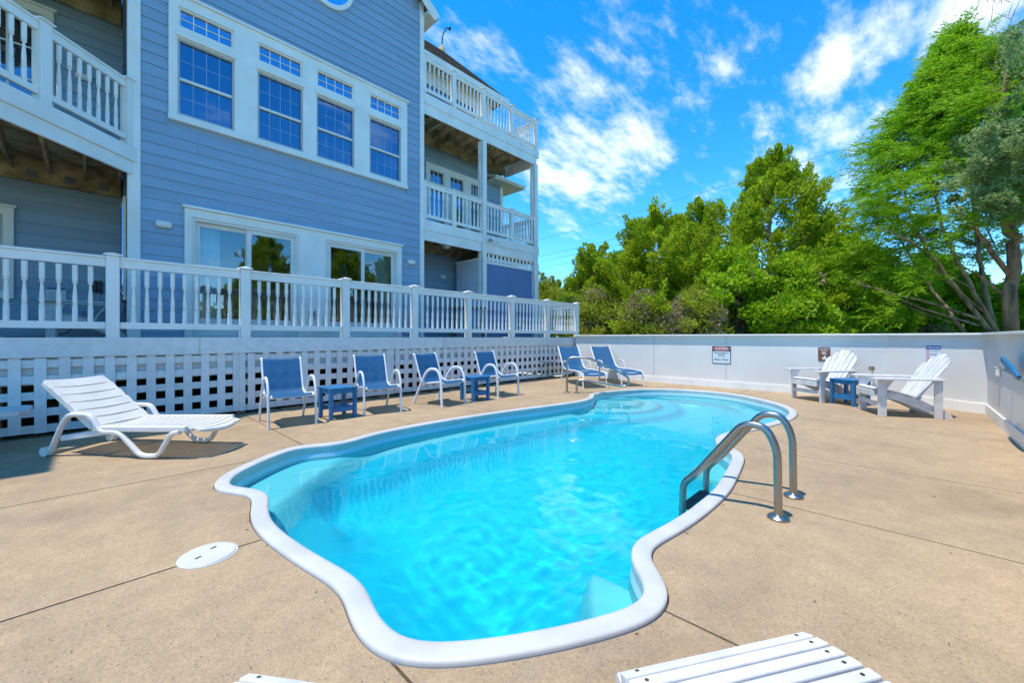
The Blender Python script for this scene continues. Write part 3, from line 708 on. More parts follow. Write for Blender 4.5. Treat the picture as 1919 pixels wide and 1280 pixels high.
MB().lathe([(.02, .95), (.05, .98), (.05, 1.04), (.02, 1.07)], 6, (.36, 0)).build('tip', 'black_plastic', vane, True)

# ------------------------------------------------------------------ railings, decks
def spindle(h):
    p = [(.026, 0), (.026, .24), (.020, .255), (.027, .27), (.027, .285), (.015, .30), (.022, .315), (.0225, .36), (.0225, .42), (.012, .655), (.013, .665), (.026, .68), (.026, .695), (.016, .71), (.027, .725), (.026, .74), (.026, 1.0)]
    return MB().lathe([(r, z*h) for r, z in p], 8).mesh('baluster', 'white_trim', True)
def railing(root, p0, p1, zf, posts, top=1.0, per=.131, bot=.11, first=True, last=True, rail_h=.135, ph=.065, shift=.0):
    # posts: distances along p0->p1; one top_rail (with its balusters) and one bottom_rail a bay
    a = Vector((*p0, 0)); d = Vector((*p1, 0))-a; Lg = d.length; d.normalize(); ang = math.atan2(d.y, d.x)
    pm = MB().box(-.062, .062, -.062, .062, 0, top+.005).mesh('post', 'white_trim', False, .005)
    cm = MB().add([(-.085,-.085,0),(.085,-.085,0),(.085,.085,0),(-.085,.085,0),(-.085,-.085,.02),(.085,-.085,.02),(.085,.085,.02),(-.085,.085,.02),(0,0,.05)],
                  [(0,3,2,1),(0,1,5,4),(1,2,6,5),(2,3,7,6),(3,0,4,7),(4,5,8),(5,6,8),(6,7,8),(7,4,8)]).mesh('post_cap', 'white_trim')
    h = top-.03-rail_h+.02-(bot+.085)
    sm = spindle(h)
    for i, s in enumerate(posts):
        if (i == 0 and not first) or (i == len(posts)-1 and not last): continue
        q = a+d*s; po = link('post', pm, root, (q.x, q.y, zf), (0, 0, ang)); link('post_cap', cm, po, (0, 0, top+.006))
    for s0, s1 in zip(posts, posts[1:]):
        u0, u1 = s0+.063, s1-.063; q0 = a+d*u0; L_ = u1-u0
        tr = MB().box(0, L_, -.045, .045, 0, .03).box(0, L_, -.028, .028, -(rail_h-.03), -.001).mesh('top_rail', 'white_trim', False, .004)
        to = link('top_rail', tr, root, (q0.x, q0.y, zf+top-.03), (0, 0, ang))
        br = MB().box(0, L_, -.028, .028, 0, .085).mesh('bottom_rail', 'white_trim', False, .004)
        link('bottom_rail', br, root, (q0.x, q0.y, zf+bot), (0, 0, ang))
        n = max(1, round(L_/per)-1); g = L_/(n+1)
        for k_ in range(n): link('baluster', sm, to, (g*(k_+1), 0, bot+.083-top+.03))
def span(poly, t, axis):                             # interval of a polygon along a line at axis value t
    xs = []
    for (a, b) in zip(poly, poly[1:]+poly[:1]):
        p, q = (a[axis], b[axis])
        if (p > t) != (q > t): xs.append(a[1-axis]+(t-p)/(q-p)*(b[1-axis]-a[1-axis]))
    return (min(xs), max(xs)) if len(xs) >= 2 else None
def platform(root, poly, zf, joist=.41, jh=.19, m='wood', bm_='wood', jm='wood_pale', drop=.028):
    v0, v1 = min(p[1] for p in poly), max(p[1] for p in poly); u0, u1 = min(p[0] for p in poly), max(p[0] for p in poly)
    v = v0+.002
    while v < v1-.03:
        s = span(poly, v+.06, 1)
        if s and s[1]-s[0] > .1: MB().box(s[0]+.01, s[1]-.01, v+.012, min(v+.138, v1), zf-drop, zf).build('deck_board', bm_, root)
        v += .14
    u = u0+.12
    while u < u1-.05:
        s = span(poly, u, 0)
        if s and s[1]-s[0] > .2: MB().box(u-.019, u+.019, s[0]+.05, s[1]-.045, zf-drop-jh, zf-drop-.001).build('joist', jm, root)
        u += joist

# lower raised deck along the house
low = thing('raised_deck', 'low white raised deck with lattice skirt and balustrade along the house', 'deck')
VD = 7.12
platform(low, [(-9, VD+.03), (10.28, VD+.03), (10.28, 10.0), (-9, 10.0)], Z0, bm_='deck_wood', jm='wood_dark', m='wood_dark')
for a, b in ((-9, -3.4), (-3.4, 1.05), (1.05, 5.22), (5.22, 10.30)):
    MB().box(a+.002, b-.002, VD-.028, VD+.0, .915, Z0+.002).build('fascia_board', 'lattice_paint', low, False, .003)
MB().box(10.285, 10.31, VD-.02, 10.0, .62, Z0+.002).build('fascia_board', 'lattice_paint', low)
PS = [-2.67, -1.245, .18, 1.605, 3.135, 4.555, 5.975, 7.405, 8.83, 10.245]
railing(low, (0, VD+.045), (1, VD+.045), Z0, [p for p in PS], top=1.02)
railing(low, (10.245, VD+.045), (10.245, 12), Z0, [0, 1.4, 2.8], top=1.02, first=False)
VS = .19; nv = int((10.2+3.5)/VS)
sm = MB().box(-.047, .047, VD-.012, VD+.0, .055, .913).mesh('lattice_slat', 'lattice_paint', False, .002)
for k_ in range(nv):
    link('lattice_slat', sm, low, (-3.45+VS*k_, random.uniform(-.002, .002), random.uniform(-.006, .006)), (0, random.uniform(-.006, .006), 0))
hz = [.10+.1865*j for j in range(5)]
for j, z in enumerate(hz):
    for a, b in ((-3.5, -.8), (-.8, 1.56), (1.56, 4.0), (4.0, 6.45), (6.45, 8.4), (8.4, 10.28)):
        dz = random.uniform(-.004, .004)
        MB().box(a+.004, b-.004, VD+.003, VD+.014, z-.046+dz, z+.046+dz).build('lattice_rail', 'lattice_paint', low, False, .002)
for a, b in ((-3.5, 1.56), (1.56, 6.0), (6.0, 10.28)):
    MB().box(a+.003, b-.003, VD+.045, VD+.08, .60, .912).build('rim_joist', 'lattice_paint', low)
for x in (-2.6, -.75, 1.57, 3.9, 6.4, 8.4, 10.1):
    MB().box(x-.05, x+.05, VD+.085, VD+.19, 0, 1.1).build('support_post', 'wood', low)
for x in (1.56, 4.02, 6.45):                         # battens at the panel joints
    MB().box(x-.035, x+.035, VD-.026, VD-.0125, .05, .913).build('batten', 'lattice_paint', low, False, .002)
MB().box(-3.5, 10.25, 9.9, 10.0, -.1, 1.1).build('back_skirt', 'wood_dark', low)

# left balcony, second storey, with a diagonal front
bal = thing('diagonal_balcony', 'white railed balcony with a slanting front at upper left of the house', 'balcony')
DG = [(.44, 8.56), (.37, 10.145), (-7, 10.145), (-7, 5.63), (-2.58, 5.63)]
platform(bal, DG, 4.05, .40, .20, jm='wood', bm_='wood_pale')
a, b = Vector((.46, 8.58)), Vector((-2.58, 5.63)); dd = (b-a).normalized(); nn = Vector((-dd.y, dd.x)); Lb = (b-a).length
if nn.x < 0: nn = -nn
def diag_board(z0, z1, t0, t1, name='fascia_board', m='white_trim'):
    p = [a+nn*t0, b+nn*t0, b+nn*t1, a+nn*t1]
    MB().prism([tuple(q) for q in p], z1-z0, 'z', z0).build(name, m, bal, False, .003)
diag_board(3.86, 4.07, .0, .04); diag_board(3.66, 3.858, -.03, .012, 'beam')
MB().box(-7, .36, VR-.10, VR-.03, 3.66, 4.018).build('ledger', 'wood_pale', bal)
for x in np.arange(-2.4, .3, .41):
    MB().box(x+.03, x+.15, VR-.112, VR-.101, 3.72, 3.84).build('joist_hanger', 'grey_metal', bal)
rl0 = a+nn*(-.05); rl1 = b+nn*(-.05)
railing(bal, tuple(rl0), tuple(rl1), 4.07, [.06, 1.20, 2.34, 3.48, Lb-.05], top=1.03, per=.126, bot=.10)
railing(bal, tuple(rl1), (rl1.x-3.5, rl1.y), 4.07, [.0, 1.4, 2.8], top=1.03, first=False)
# left roof terrace, third storey (shades the yard's left corner)
ter = thing('upper_left_terrace', 'timber underside of the topmost left terrace', 'balcony')
TG = [(.44, 8.56), (.37, 10.12), (-7, 10.12), (-7, 6.0), (-2.30, 6.0), (-2.30, 7.05), (-1.1, 7.05)]
platform(ter, [TG[0], (.37, 10.145), (-2.30, 10.145), (-2.30, 7.05), (-1.1, 7.05)], 7.2, .40, .22, jm='wood', bm_='wood_pale')
MB().box(-7, -2.31, 6.0, 10.1, 7.0, 7.2).build('platform_bay', 'wood', ter)
MB().box(-7, .36, VR-.10, VR-.03, 6.74, 7.17).build('ledger', 'wood_pale', ter)
for (p, q) in (((.44, 8.54), (-1.1, 7.03)), ((-1.1, 7.03), (-2.31, 7.03)), ((-2.32, 7.03), (-2.32, 5.98)), ((-2.32, 5.98), (-7, 5.98))):
    MB().bar((*p, 7.02), (*q, 7.02), .04, .42).build('fascia_board', 'white_trim', ter)

# far decks on the right of the front block
fd = thing('two_level_side_deck', 'white two level timber deck on posts at far right of the house', 'deck')
FG = [(5.75, 8.72), (10.14, 8.72), (10.14, 10.16), (5.75, 10.16)]
platform(fd, FG, 7.28, .405, .20, bm_='wood_pale'); platform(fd, FG, 4.10, .405, .20, bm_='wood_pale')
for zt, zm, zb in ((7.31, 7.06, 6.80), (4.12, 3.86, 3.60)):
    MB().box(5.73, 10.24, 8.655, 8.70, zm, zt).build('fascia_board', 'white_trim', fd, False, .004)
    MB().box(5.73, 10.14, 8.675, 8.715, zb, zm-.002).build('beam', 'white_trim', fd, False, .004)
    MB().box(10.20, 10.24, 8.702, 10.2, zm, zt).build('fascia_board', 'white_trim', fd, False, .004)
    MB().box(10.145, 10.18, 8.718, 10.2, zb, zm-.002).build('beam', 'white_trim', fd)
    MB().box(5.75, 10.12, VR-.07, VR-.035, zm-.22, zm+.18).build('ledger', 'wood', fd)
for x in (7.80, 10.06): MB().box(x-.068, x+.068, 8.60, 8.653, Z0, 6.80).build('support_post', 'white_trim', fd, False, .006)
for x in (7.80, 10.06): MB().box(x-.068, x+.068, 8.722, 8.83, Z0, 6.80).build('support_post', 'white_trim', fd, False, .006)
for zf in (7.31, 4.12):
    railing(fd, (5.79, 8.70), (10.3, 8.70), zf, [.0, .95, 2.02, 3.2, 4.33], top=.96, per=.128, bot=.07, rail_h=.12)
    railing(fd, (10.12, 8.70), (10.12, 12), zf, [0, 1.40], top=.96, per=.128, bot=.07, rail_h=.12, first=False)
# outdoor shower enclosure under the side deck
sh = thing('outdoor_shower_enclosure', 'blue panelled outdoor shower with white lattice top under the side deck', 'shower')
MB().box(7.90, 10.20, 8.74, 8.78, Z0+.005, 3.37).build('blue_panel', 'blue_panel', sh)
MB().box(7.80, 7.895, 8.70, 8.79, Z0+.002, 3.58).build('corner_post', 'white_trim', sh, False, .004)
MB().box(10.16, 10.24, 8.66, 8.735, Z0+.002, 3.58).build('corner_post', 'white_trim', sh, False, .004)
bb = [MB().box(7.765, 7.785, 8.72+i*.105, 8.72+i*.105+.099, Z0+.005, 3.40).mesh('beadboard', 'beadboard', False, .005, 1) for i in range(11)]
for b_ in bb: link('beadboard_plank', b_, sh)
MB().box(7.755, 7.80, 8.70, 9.90, 3.402, 3.45).build('panel_cap', 'white_trim', sh)
MB().box(7.80, 10.20, 8.715, 8.738, 3.30, 3.375).build('lattice_frame', 'white_trim', sh); MB().box(7.80, 10.20, 8.715, 8.738, 3.93, 3.99).build('lattice_frame', 'white_trim', sh)
for i in range(15): MB().box(7.86+i*.165, 7.86+i*.165+.088, 8.720, 8.729, 3.376, 3.93).build('lattice_slat', 'white_trim', sh)
for j in range(3): MB().box(7.80, 10.20, 8.7295, 8.737, 3.40+j*.185, 3.49+j*.185).build('lattice_rail', 'white_trim', sh)

# ------------------------------------------------------------------ furniture builders
def sling_chair_parts(root):
    for s in (-1, 1):
        pts = rounded([(.275*s, -.31, 0), (.275*s, -.285, .47), (.275*s, -.20, .62), (.275*s, .02, .62), (.275*s, .16, .44), (.275*s, .40, 0)], [0, .12, .12, .2, .15, 0], 5)
        leg = MB().tube(pts, .025, 8, .62).build('side_frame', 'alu_white', root, True)
        for y in (-.31, .40): MB().box(.275*s-.016, .275*s+.016, y-.02, y+.02, 0, .012).build('foot_glide', 'alu_white', leg)
    prof = rounded([(0, -.31, .385), (0, -.27, .415), (0, .12, .365), (0, .24, .40), (0, .41, .845), (0, .45, .855)], [0, .05, .15, .12, .04, 0], 6)
    for s in (-1, 1):
        MB().tube([(.243*s, p.y, p.z) for p in prof], .014, 8).build('sling_rail', 'alu_white', root, True)
    mb = MB(); n = 9
    for p in prof:
        for i in range(n):
            x = -.235+.47*i/(n-1); sag = .012*(1-(2*i/(n-1)-1)**2); mb.v.append((x, p.y+sag*.3, p.z-sag))
    for k in range(len(prof)-1):
        for i in range(n-1): mb.f.append((k*n+i, k*n+i+1, (k+1)*n+i+1, (k+1)*n+i))
    mb.build('sling_seat', 'sling', root, True)
    for y, z in ((-.275, .375), (.14, .345), (.346, .60)): MB().tube([(-.27 if z < .5 else -.24, y, z), (.27 if z < .5 else .24, y, z)], .013, 8).build('cross_bar', 'alu_white', root, True)

def chaise_parts(root):                              # head towards +Y
    prof = rounded([(0, -.98, .22), (0, -.93, .335), (0, -.55, .36), (0, .25, .345), (0, .42, .40), (0, .80, .90), (0, .84, .90)], [0, .06, .2, .2, .12, .02, 0], 6)
    for s in (-1, 1): MB().tube([(.275*s, p.y, p.z) for p in prof], .016, 8).build('sling_rail', 'alu_white', root, True)
    mb = MB(); n = 9; pr = [p for p in prof if p.z > .27]
    for p in pr:
        for i in range(n):
            x = -.265+.53*i/(n-1); sag = .014*(1-(2*i/(n-1)-1)**2); mb.v.append((x, p.y, p.z-sag))
    for k in range(len(pr)-1):
        for i in range(n-1): mb.f.append((k*n+i, k*n+i+1, (k+1)*n+i+1, (k+1)*n+i))
    mb.build('sling_seat', 'sling', root, True)
    for s in (-1, 1):
        MB().tube([(.275*s, -.90, .33), (.285*s, -.97, 0)], .017, 8, .8).build('leg', 'alu_white', root, True)
        MB().tube(rounded([(.30*s, .50, 0), (.30*s, .36, .48), (.30*s, .28, .545), (.30*s, .06, .545), (.30*s, -.02, .45), (.30*s, -.04, .33)], [0, .08, .1, .1, .08, 0], 5), .019, 8, .62).build('arm', 'alu_white', root, True)
    for y, z in ((-.90, .31), (-.3, .335), (.28, .32), (.665, .66)): MB().tube([(-.275, y, z), (.275, y, z)], .013, 8).build('cross_bar', 'alu_white', root, True)

def side_table_parts(root, w=.40, h=.44):
    q = w/2
    for sx in (-1, 1):
        for sy in (-1, 1): MB().box(sx*q-.022, sx*q+.022, sy*q-.03, sy*q+.03, 0, h-.022).build('leg', 'blue_plastic', root, False, .004)
    for z, hh in ((h-.085, .062), (.10, .062)):
        for s in (-1, 1):
            MB().box(-q+.023, q-.023, s*q-.012, s*q+.012, z, z+hh).build('apron', 'blue_plastic', root, False, .003)
            if z > .2: MB().box(s*q-.012, s*q+.012, -q+.031, q-.031, z, z+hh).build('apron', 'blue_plastic', root, False, .003)
    n = 5; g = (w+.06)/n
    for i in range(n): MB().box(-q-.03+i*g+.004, -q-.03+(i+1)*g-.004, -q-.04, q+.04, h-.021, h).build('top_slat', 'blue_plastic', root, False, .004)
    n = 4; g = (w-.06)/n
    for i in range(n): MB().box(-q+.03+i*g+.006, -q+.03+(i+1)*g-.006, -q-.01, q+.01, .163, .178).build('shelf_slat', 'blue_plastic', root, False, .003)

def adirondack_parts(root, m='white_paint'):         # faces -Y
    W = .29
    side = [(-.38, .30), (-.33, .385), (-.10, .335), (.16, .25), (.30, .17), (.44, .115), (.50, .04), (.50, .0), (.38, .0), (.14, .125), (-.12, .235)]
    for s in (-1, 1):
        MB().prism([(y, z) for y, z in side], .028, 'x', s*.245-.014).build('side_stringer', m, root, False, .004)
        fl = MB().prism([(-.355, 0), (-.255, 0), (-.255, .535), (-.355, .535)], .028, 'x', s*W-.014).build('front_leg', m, root, False, .004)
        MB().prism([(-.253, .535), (-.165, .535), (-.253, .40)], .024, 'x', s*W-.012).build('arm_bracket', m, root, False, .003)
        MB().box(s*W-.014, s*W+.014, .285, .375, 0 if s else 0, .535).build('back_leg', m, root, False, .004)
        x0, x1 = s*(W-.045), s*(W+.10)
        if x0 > x1: x0, x1 = x1, x0
        arm = [(x0, -.41), (x0+.02, -.43), (x1-.02, -.43), (x1, -.41), (x1, -.12), (s*(W+.045) if s > 0 else x1, .36), (s*(W+.045) if s > 0 else x1+.055, .40), (s*(W-.025) if s > 0 else x1+.125, .40)] if s > 0 else \
              [(x0, -.12), (x0, -.41), (x0+.02, -.43), (x1-.02, -.43), (x1, -.41), (x1-.02, .40), (x0+.055, .40), (x0+.055, .36)]
        MB().prism(arm, .024, 'z', .536).build('arm', m, root, False, .004)
        for z in (.05, .13): MB().tube([(s*(W+.0135), -.30, z), (s*(W+.0165), -.30, z)], .007, 6).build('bolt', 'grey_metal', fl)
    MB().box(-W+.015, W-.015, -.352, -.328, .145, .205).build('front_stretcher', m, root, False, .003)
    MB().bar((-.26, -.385, .325), (.26, -.385, .325), .024, .085).build('front_apron', m, root, False, .004)
    pts = [(-.375, .385), (-.325, .402), (-.265, .388), (-.205, .374), (-.145, .360), (-.085, .344), (-.025, .324), (.035, .304), (.095, .284)]
    for (y0, z0), (y1, z1) in zip(pts, pts[1:]):
        ym, zm = (y0+y1)/2, (z0+z1)/2; d = Vector((0, y1-y0, z1-z0)); n = Vector((0, -d.z, d.y)).normalized()
        a = Vector((-.275, ym, zm)); 
        MB().bar((-.275, ym, zm), (.275, ym, zm), d.length-.007, .020, n).build('seat_slat', m, root, False, .003)
    # fan back of six slats leaning to the rear
    b0 = Vector((0, .11, .235)); up = Vector((0, .52, .82)).normalized(); th = Vector((0, -up.z, up.y)); n = 6
    for i in range(n):
        c = (i-(n-1)/2)
        hb = .80-.026*c*c; xb, xt = c*.076, c*.098; wb, wt = .070, .090
        tl = hb-.022*abs(c)*(1 if c < 0 else 0)-.008; tr_ = hb-.022*abs(c)*(1 if c > 0 else 0)-.008
        P = [(xb-wb/2, 0), (xb+wb/2, 0), (xt+wt/2, tr_), (xt+wt/4, hb if abs(c) < 2 or c < 0 else hb-.004), (xt-wt/4, hb if abs(c) < 2 or c > 0 else hb-.004), (xt-wt/2, tl)]
        mb = MB(); k = len(P)
        for t in (-.010, .010): mb.v += [tuple(b0+Vector((x, 0, 0))+up*h_+th*t) for x, h_ in P]
        mb.f = [tuple(range(k)), tuple(range(k, 2*k))[::-1]]+[(j, (j+1) % k, k+(j+1) % k, k+j) for j in range(k)]
        mb.build('back_slat', m, root, False, .003)
    for h_, w_ in ((.42, .56), (.66, .46), (.06, .44)):
        p = b0+up*h_-th*.024
        MB().bar(p-Vector((w_/2, 0, 0)), p+Vector((w_/2, 0, 0)), .07, .024, th).build('back_brace', m, root, False, .003)

def ottoman_parts(root, m='white_paint'):            # slats run along X, curved top, far edge at +Y
    prof = [(.20, .350), (.186, .378), (.150, .392), (.112, .399), (.074, .404), (.036, .408), (-.002, .411), (-.040, .413), (-.078, .413), (-.116, .410), (-.154, .402), (-.19, .38)]
    for (y0, z0), (y1, z1) in zip(prof, prof[1:]):
        d = Vector((0, y1-y0, z1-z0)); n = Vector((0, -d.z, d.y)).normalized(); n = n if n.z > 0 or n.y > 0 else -n
        sl = MB().bar((-.262, (y0+y1)/2, (z0+z1)/2), (.262, (y0+y1)/2, (z0+z1)/2), d.length-.008, .022, n).build('top_slat', m, root, False, .004)
        for s in (-1, 1):
            c = Vector((s*.225, (y0+y1)/2, (z0+z1)/2)); c += n*.011
            MB().tube([c, c+n*.0015], .005, 6).build('screw', 'bronze', sl)
    for s in (-1, 1):
        MB().prism([(.17, .27), (.185, .345), (.12, .372), (0, .390), (-.12, .392), (-.185, .360), (-.17, .27)], .026, 'x', s*.225-.013).build('side_rail', m, root, False, .003)
        for y in (.13, -.13): MB().box(s*.198-.012, s*.198+.012, y-.035, y+.035, 0, .345).build('leg', m, root, False, .004)
    MB().box(-.185, .185, -.012, .012, .13, .18).build('stretcher', m, root, False, .003)

def place(proto, loc, rz, label, group):
    o = proto if not proto.get('used') else copy_tree(proto)
    proto['used'] = 1
    if 'used' in o and o is not proto: del o['used']
    o.location = loc; o.rotation_euler = (0, 0, rz); o['label'] = label; o['group'] = group; return o
protos = []
def proto(name, cat, fn, *a):
    r = thing(name, 'x', cat); fn(r, *a); protos.append(r); return r

P = proto('sling_chair', 'chair', sling_chair_parts)
for x, y, rz, lab in ((1.83, 5.96, -6, 'blue sling armchair nearest the white plastic lounger'), (3.10, 5.93, -11, 'second blue sling armchair from left, right of the first blue side table'),
                      (4.20, 5.76, 7, 'third blue sling armchair from left, left of the far blue side table'), (5.60, 5.80, -2, 'fourth blue sling armchair, farthest along the lattice toward the steps rail')):
    place(P, (x, y, 0), R(rz), lab, 'blue sling armchairs along the lattice')
P = proto('side_table', 'table', side_table_parts, .34, .44)
place(P, (2.46, 5.87, 0), R(2), 'blue slatted side table between first and second sling armchairs', 'blue side tables')
place(P, (4.88, 5.66, 0), R(-3), 'blue slatted side table between third and fourth sling armchairs', 'blue side tables')
place(P, (8.98, .66, 0), R(61), 'blue slatted side table between the two white adirondack chairs by the wall', 'blue side tables')
P = proto('chaise_lounge', 'lounger', chaise_parts)
place(P, (8.38, 5.78, 0), R(-34), 'blue sling chaise lounge close to the lattice corner', 'blue sling chaises')
place(P, (9.25, 5.33, 0), R(-33), 'blue sling chaise lounge in front of the white wall, right of its twin', 'blue sling chaises')
P = proto('adirondack_chair', 'chair', adirondack_parts)
place(P, (8.36, .07, 0), R(-155), 'white adirondack chair right of the blue table, nearer the wall corner', 'white adirondack chairs')
place(P, (9.30, 1.08, 0), R(-126), 'white adirondack chair left of the blue table below the brown sign', 'white adirondack chairs')
place(P, (-.12, 9.35, Z0), R(-90), 'white adirondack chair up on the deck behind the balustrade', 'white adirondack chairs')
P = proto('adirondack_ottoman', 'footstool', ottoman_parts)
place(P, (.955, .168, 0), R(-32), 'white slatted footstool in the foreground at bottom right', 'white footstools')
place(P, (.245, .745, 0), R(-55), 'white slatted footstool cut off at the bottom edge, left of centre', 'white footstools')
for r in protos:
    if 'used' in r: del r['used']

# ------------------------------------------------------------------ moulded plastic lounger (foot towards +X)
def plastic_lounger():
    ax = Vector((.63, -.777)); rz = math.atan2(ax.y, ax.x)
    n = Vector((.777, .63)); o = Vector((-.296, 5.923))+n*.31
    r = thing('plastic_lounger', 'white moulded plastic sun lounger with raised back near the lattice', 'lounger', (o.x, o.y, 0), rz)
    m = 'white_plastic'; Wd = .285
    for s in (-1, 1):
        y = s*.295
        pts = rounded([(.0, y, .02), (.13, y, .30), (.20, y, .405), (.44, y, .405), (.54, y, .245), (.74, y, .245), (.96, y, .028), (1.14, y, .028), (1.27, y, .245), (1.36, y, .26)], [0, .08, .07, .06, .06, .06, .06, .06, .05, 0], 5)
        MB().tube(pts, .026, 8, .9).build('arm_and_leg', m, r, True)
        MB().tube([(-.03, y-.03, .045), (-.03, y+.03, .045)], .045, 14).build('wheel', m, r, True)
        MB().bar((.10, y*.93, .17), (.60, y*.93, .245), .03, .055).build('under_frame', m, r, False, .008)
        MB().bar((.46, y*.96, .270), (1.42, y*.96, .288), .045, .055).build('seat_rail', m, r, False, .012)
    # seat: slats running lengthwise across a dished foot end
    for i in range(15):
        x0 = .43+i*.074; x1 = x0+.056
        if x1 > 1.54: break
        k = max(0, (x0-1.15)/.4); w = Wd-.05*k*k; mb = MB(); nn_ = 7
        for x in (x0, x1):
            for z_ in (0, -.016):
                for j in range(nn_):
                    t = 2*j/(nn_-1)-1; mb.v.append((x+.10*(1-t*t)*.25, t*w, .300-.022*(1-t*t)+z_-.03*max(0, (x-1.3)/.25)**2))
        f = mb.f
        for j in range(nn_-1):
            a = j; f += [(a, a+1, 2*nn_+a+1, 2*nn_+a), (nn_+a, 3*nn_+a, 3*nn_+a+1, nn_+a+1), (a, nn_+a, nn_+a+1, a+1), (2*nn_+a, 2*nn_+a+1, 3*nn_+a+1, 3*nn_+a)]
        f += [(0, 2*nn_, 3*nn_, nn_), (nn_-1, 2*nn_-1, 4*nn_-1, 3*nn_-1)]
        mb.build('seat_slat', m, r, True)
    MB().box(.40, .435, -Wd, Wd, .262, .298).build('seat_end', m, r, False, .008)
    MB().tube([(1.50, -.20, .262), (1.545, -.10, .250), (1.555, 0, .246), (1.545, .10, .250), (1.50, .20, .262)], .022, 8).build('foot_rim', m, r, True)
    # back: six overlapping slats
    h = Vector((.43, 0, .295)); up = Vector((-.545, 0, .43)).normalized(); th = Vector((up.z, 0, -up.x)); BL = .70
    for i in range(6):
        a, b = BL*i/6+.006, BL*(i+1)/6-.010; mb = MB(); nn_ = 9
        for q, off in ((a, .004), (b, .014)):
            for t_ in (0, -.014):
                for j in range(nn_):
                    t = 2*j/(nn_-1)-1; w = Wd-(.02 if (i == 5 and q == b) else .004)
                    p = h+up*(q-(.010*(1-t*t) if q == b and i < 5 else 0))+th*(-(.016*(1-t*t))+t_+off); mb.v.append((p.x, t*w, p.z))
        f = mb.f
        for j in range(nn_-1):
            k = j; f += [(k, k+1, 2*nn_+k+1, 2*nn_+k), (nn_+k, 3*nn_+k, 3*nn_+k+1, nn_+k+1), (k, nn_+k, nn_+k+1, k+1), (2*nn_+k, 2*nn_+k+1, 3*nn_+k+1, 3*nn_+k)]
        f += [(0, 2*nn_, 3*nn_, nn_), (nn_-1, 2*nn_-1, 4*nn_-1, 3*nn_-1)]
        mb.build('back_slat', m, r, False)
    for s in (-1, 1):
        p, q = h-th*.02, h+up*BL*.97-th*.02
        MB().bar((p.x, s*.268, p.z), (q.x, s*.262, q.z), .03, .05, tuple(th)).build('back_rail', m, r, False, .01)
    MB().bar((.20, -.26, .19), (.20, .26, .19), .04, .04).build('cross_brace', m, r, False, .008)
plastic_lounger()

# ------------------------------------------------------------------ white bench at the far left
bn = thing('white_bench', 'white bench with clipped corners at the left edge, in shade', 'bench', (-1.30, 6.52, 0))
MB().prism([(-.8, -.27), (.80, -.27), (.86, -.20), (.86, .22), (.80, .28), (-.8, .28)], .045, 'z', .375).build('seat', 'white_paint', bn, False, .006)
for x in (-.6, .45): MB().box(x-.03, x+.03, -.2, .2, 0, .374).build('leg', 'white_paint', bn, False, .005)
MB().box(-.56, .41, -.02, .02, .14, .22).build('stretcher', 'white_paint', bn)

# ------------------------------------------------------------------ pool ladder, step rail, deck lid
ld = thing('pool_ladder', 'curved stainless steel pool ladder on the right pool edge', 'ladder', (3.26, .58, 0))
for s, dx in ((-1, -.245), (1, .245)):
    pts = rounded([(dx, -.01, 0), (dx, -.005, .44), (dx, .06, .575), (dx, .19, .575), (dx, .50, .16), (dx, .585, .08), (dx, .60, -.72)], [0, .12, .09, .12, .10, .06, 0], 7)
    ra = MB().tube(pts, .024, 14).build('rail', 'steel', ld, True)
    MB().lathe([(.062, .002), (.062, .012), (.05, .024), (.028, .03), (.026, .04)], 24, (dx, -.01)).build('flange', 'steel', ra, True)
mat('tread', (.035, .12, .20), .5, .2, 20)
for z in (-.12, -.38, -.62):
    t = MB().box(-.225, .225, .55, .63, z-.02, z).build('tread', 'tread', ld, False, .006)
    for x in (-.238, .238):
        MB().tube([(x-.03, .60, z-.01), (x+.03, .60, z-.01)], .009, 8).build('bolt', 'grey_metal', t)
hr = thing('step_handrail', 'looped stainless handrail by the far pool steps', 'handrail', (6.836, 5.019, 0), math.atan2(-.86, .5))
pts = rounded([(0, 0, 0), (.0, 0, .70), (.12, 0, .735), (.45, 0, .725), (1.05, 0, .44), (1.25, 0, .33), (1.20, 0, .16), (1.0, 0, .17), (.34, 0, .275), (.20, 0, .25), (.20, 0, 0)], [0, .10, .08, .10, .10, .09, .09, .08, .10, .08, 0], 6)
MB().tube(pts, .0215, 12).build('rail', 'steel', hr, True)
MB().tube([(.66, 0, .60), (.66, 0, .25)], .016, 10).build('brace', 'steel', hr, True)
for x in (0, .20): MB().lathe([(.055, .002), (.055, .012), (.04, .022), (.026, .028)], 20, (x, 0)).build('flange', 'steel', hr, True)
lid = thing('skimmer_lid', 'round white skimmer lid set in the concrete left of the pool', 'lid', (.425, 2.636, 0))
MB().lathe([(.122, .001), (.122, .007), (.117, .011), (.0, .012)], 40).build('cover', 'skimmer', lid)
for x, y, a in ((-.045, -.02, .4), (.03, .045, .4)):
    MB().bar((x-.014*math.cos(a), y-.014*math.sin(a), .0125), (x+.014*math.cos(a), y+.014*math.sin(a), .0125), .011, .002).build('finger_slot', 'wood_dark', lid)
MB().lathe([(.131, .0005), (.131, .003), (.124, .004)], 40).build('ring', 'skimmer', lid)

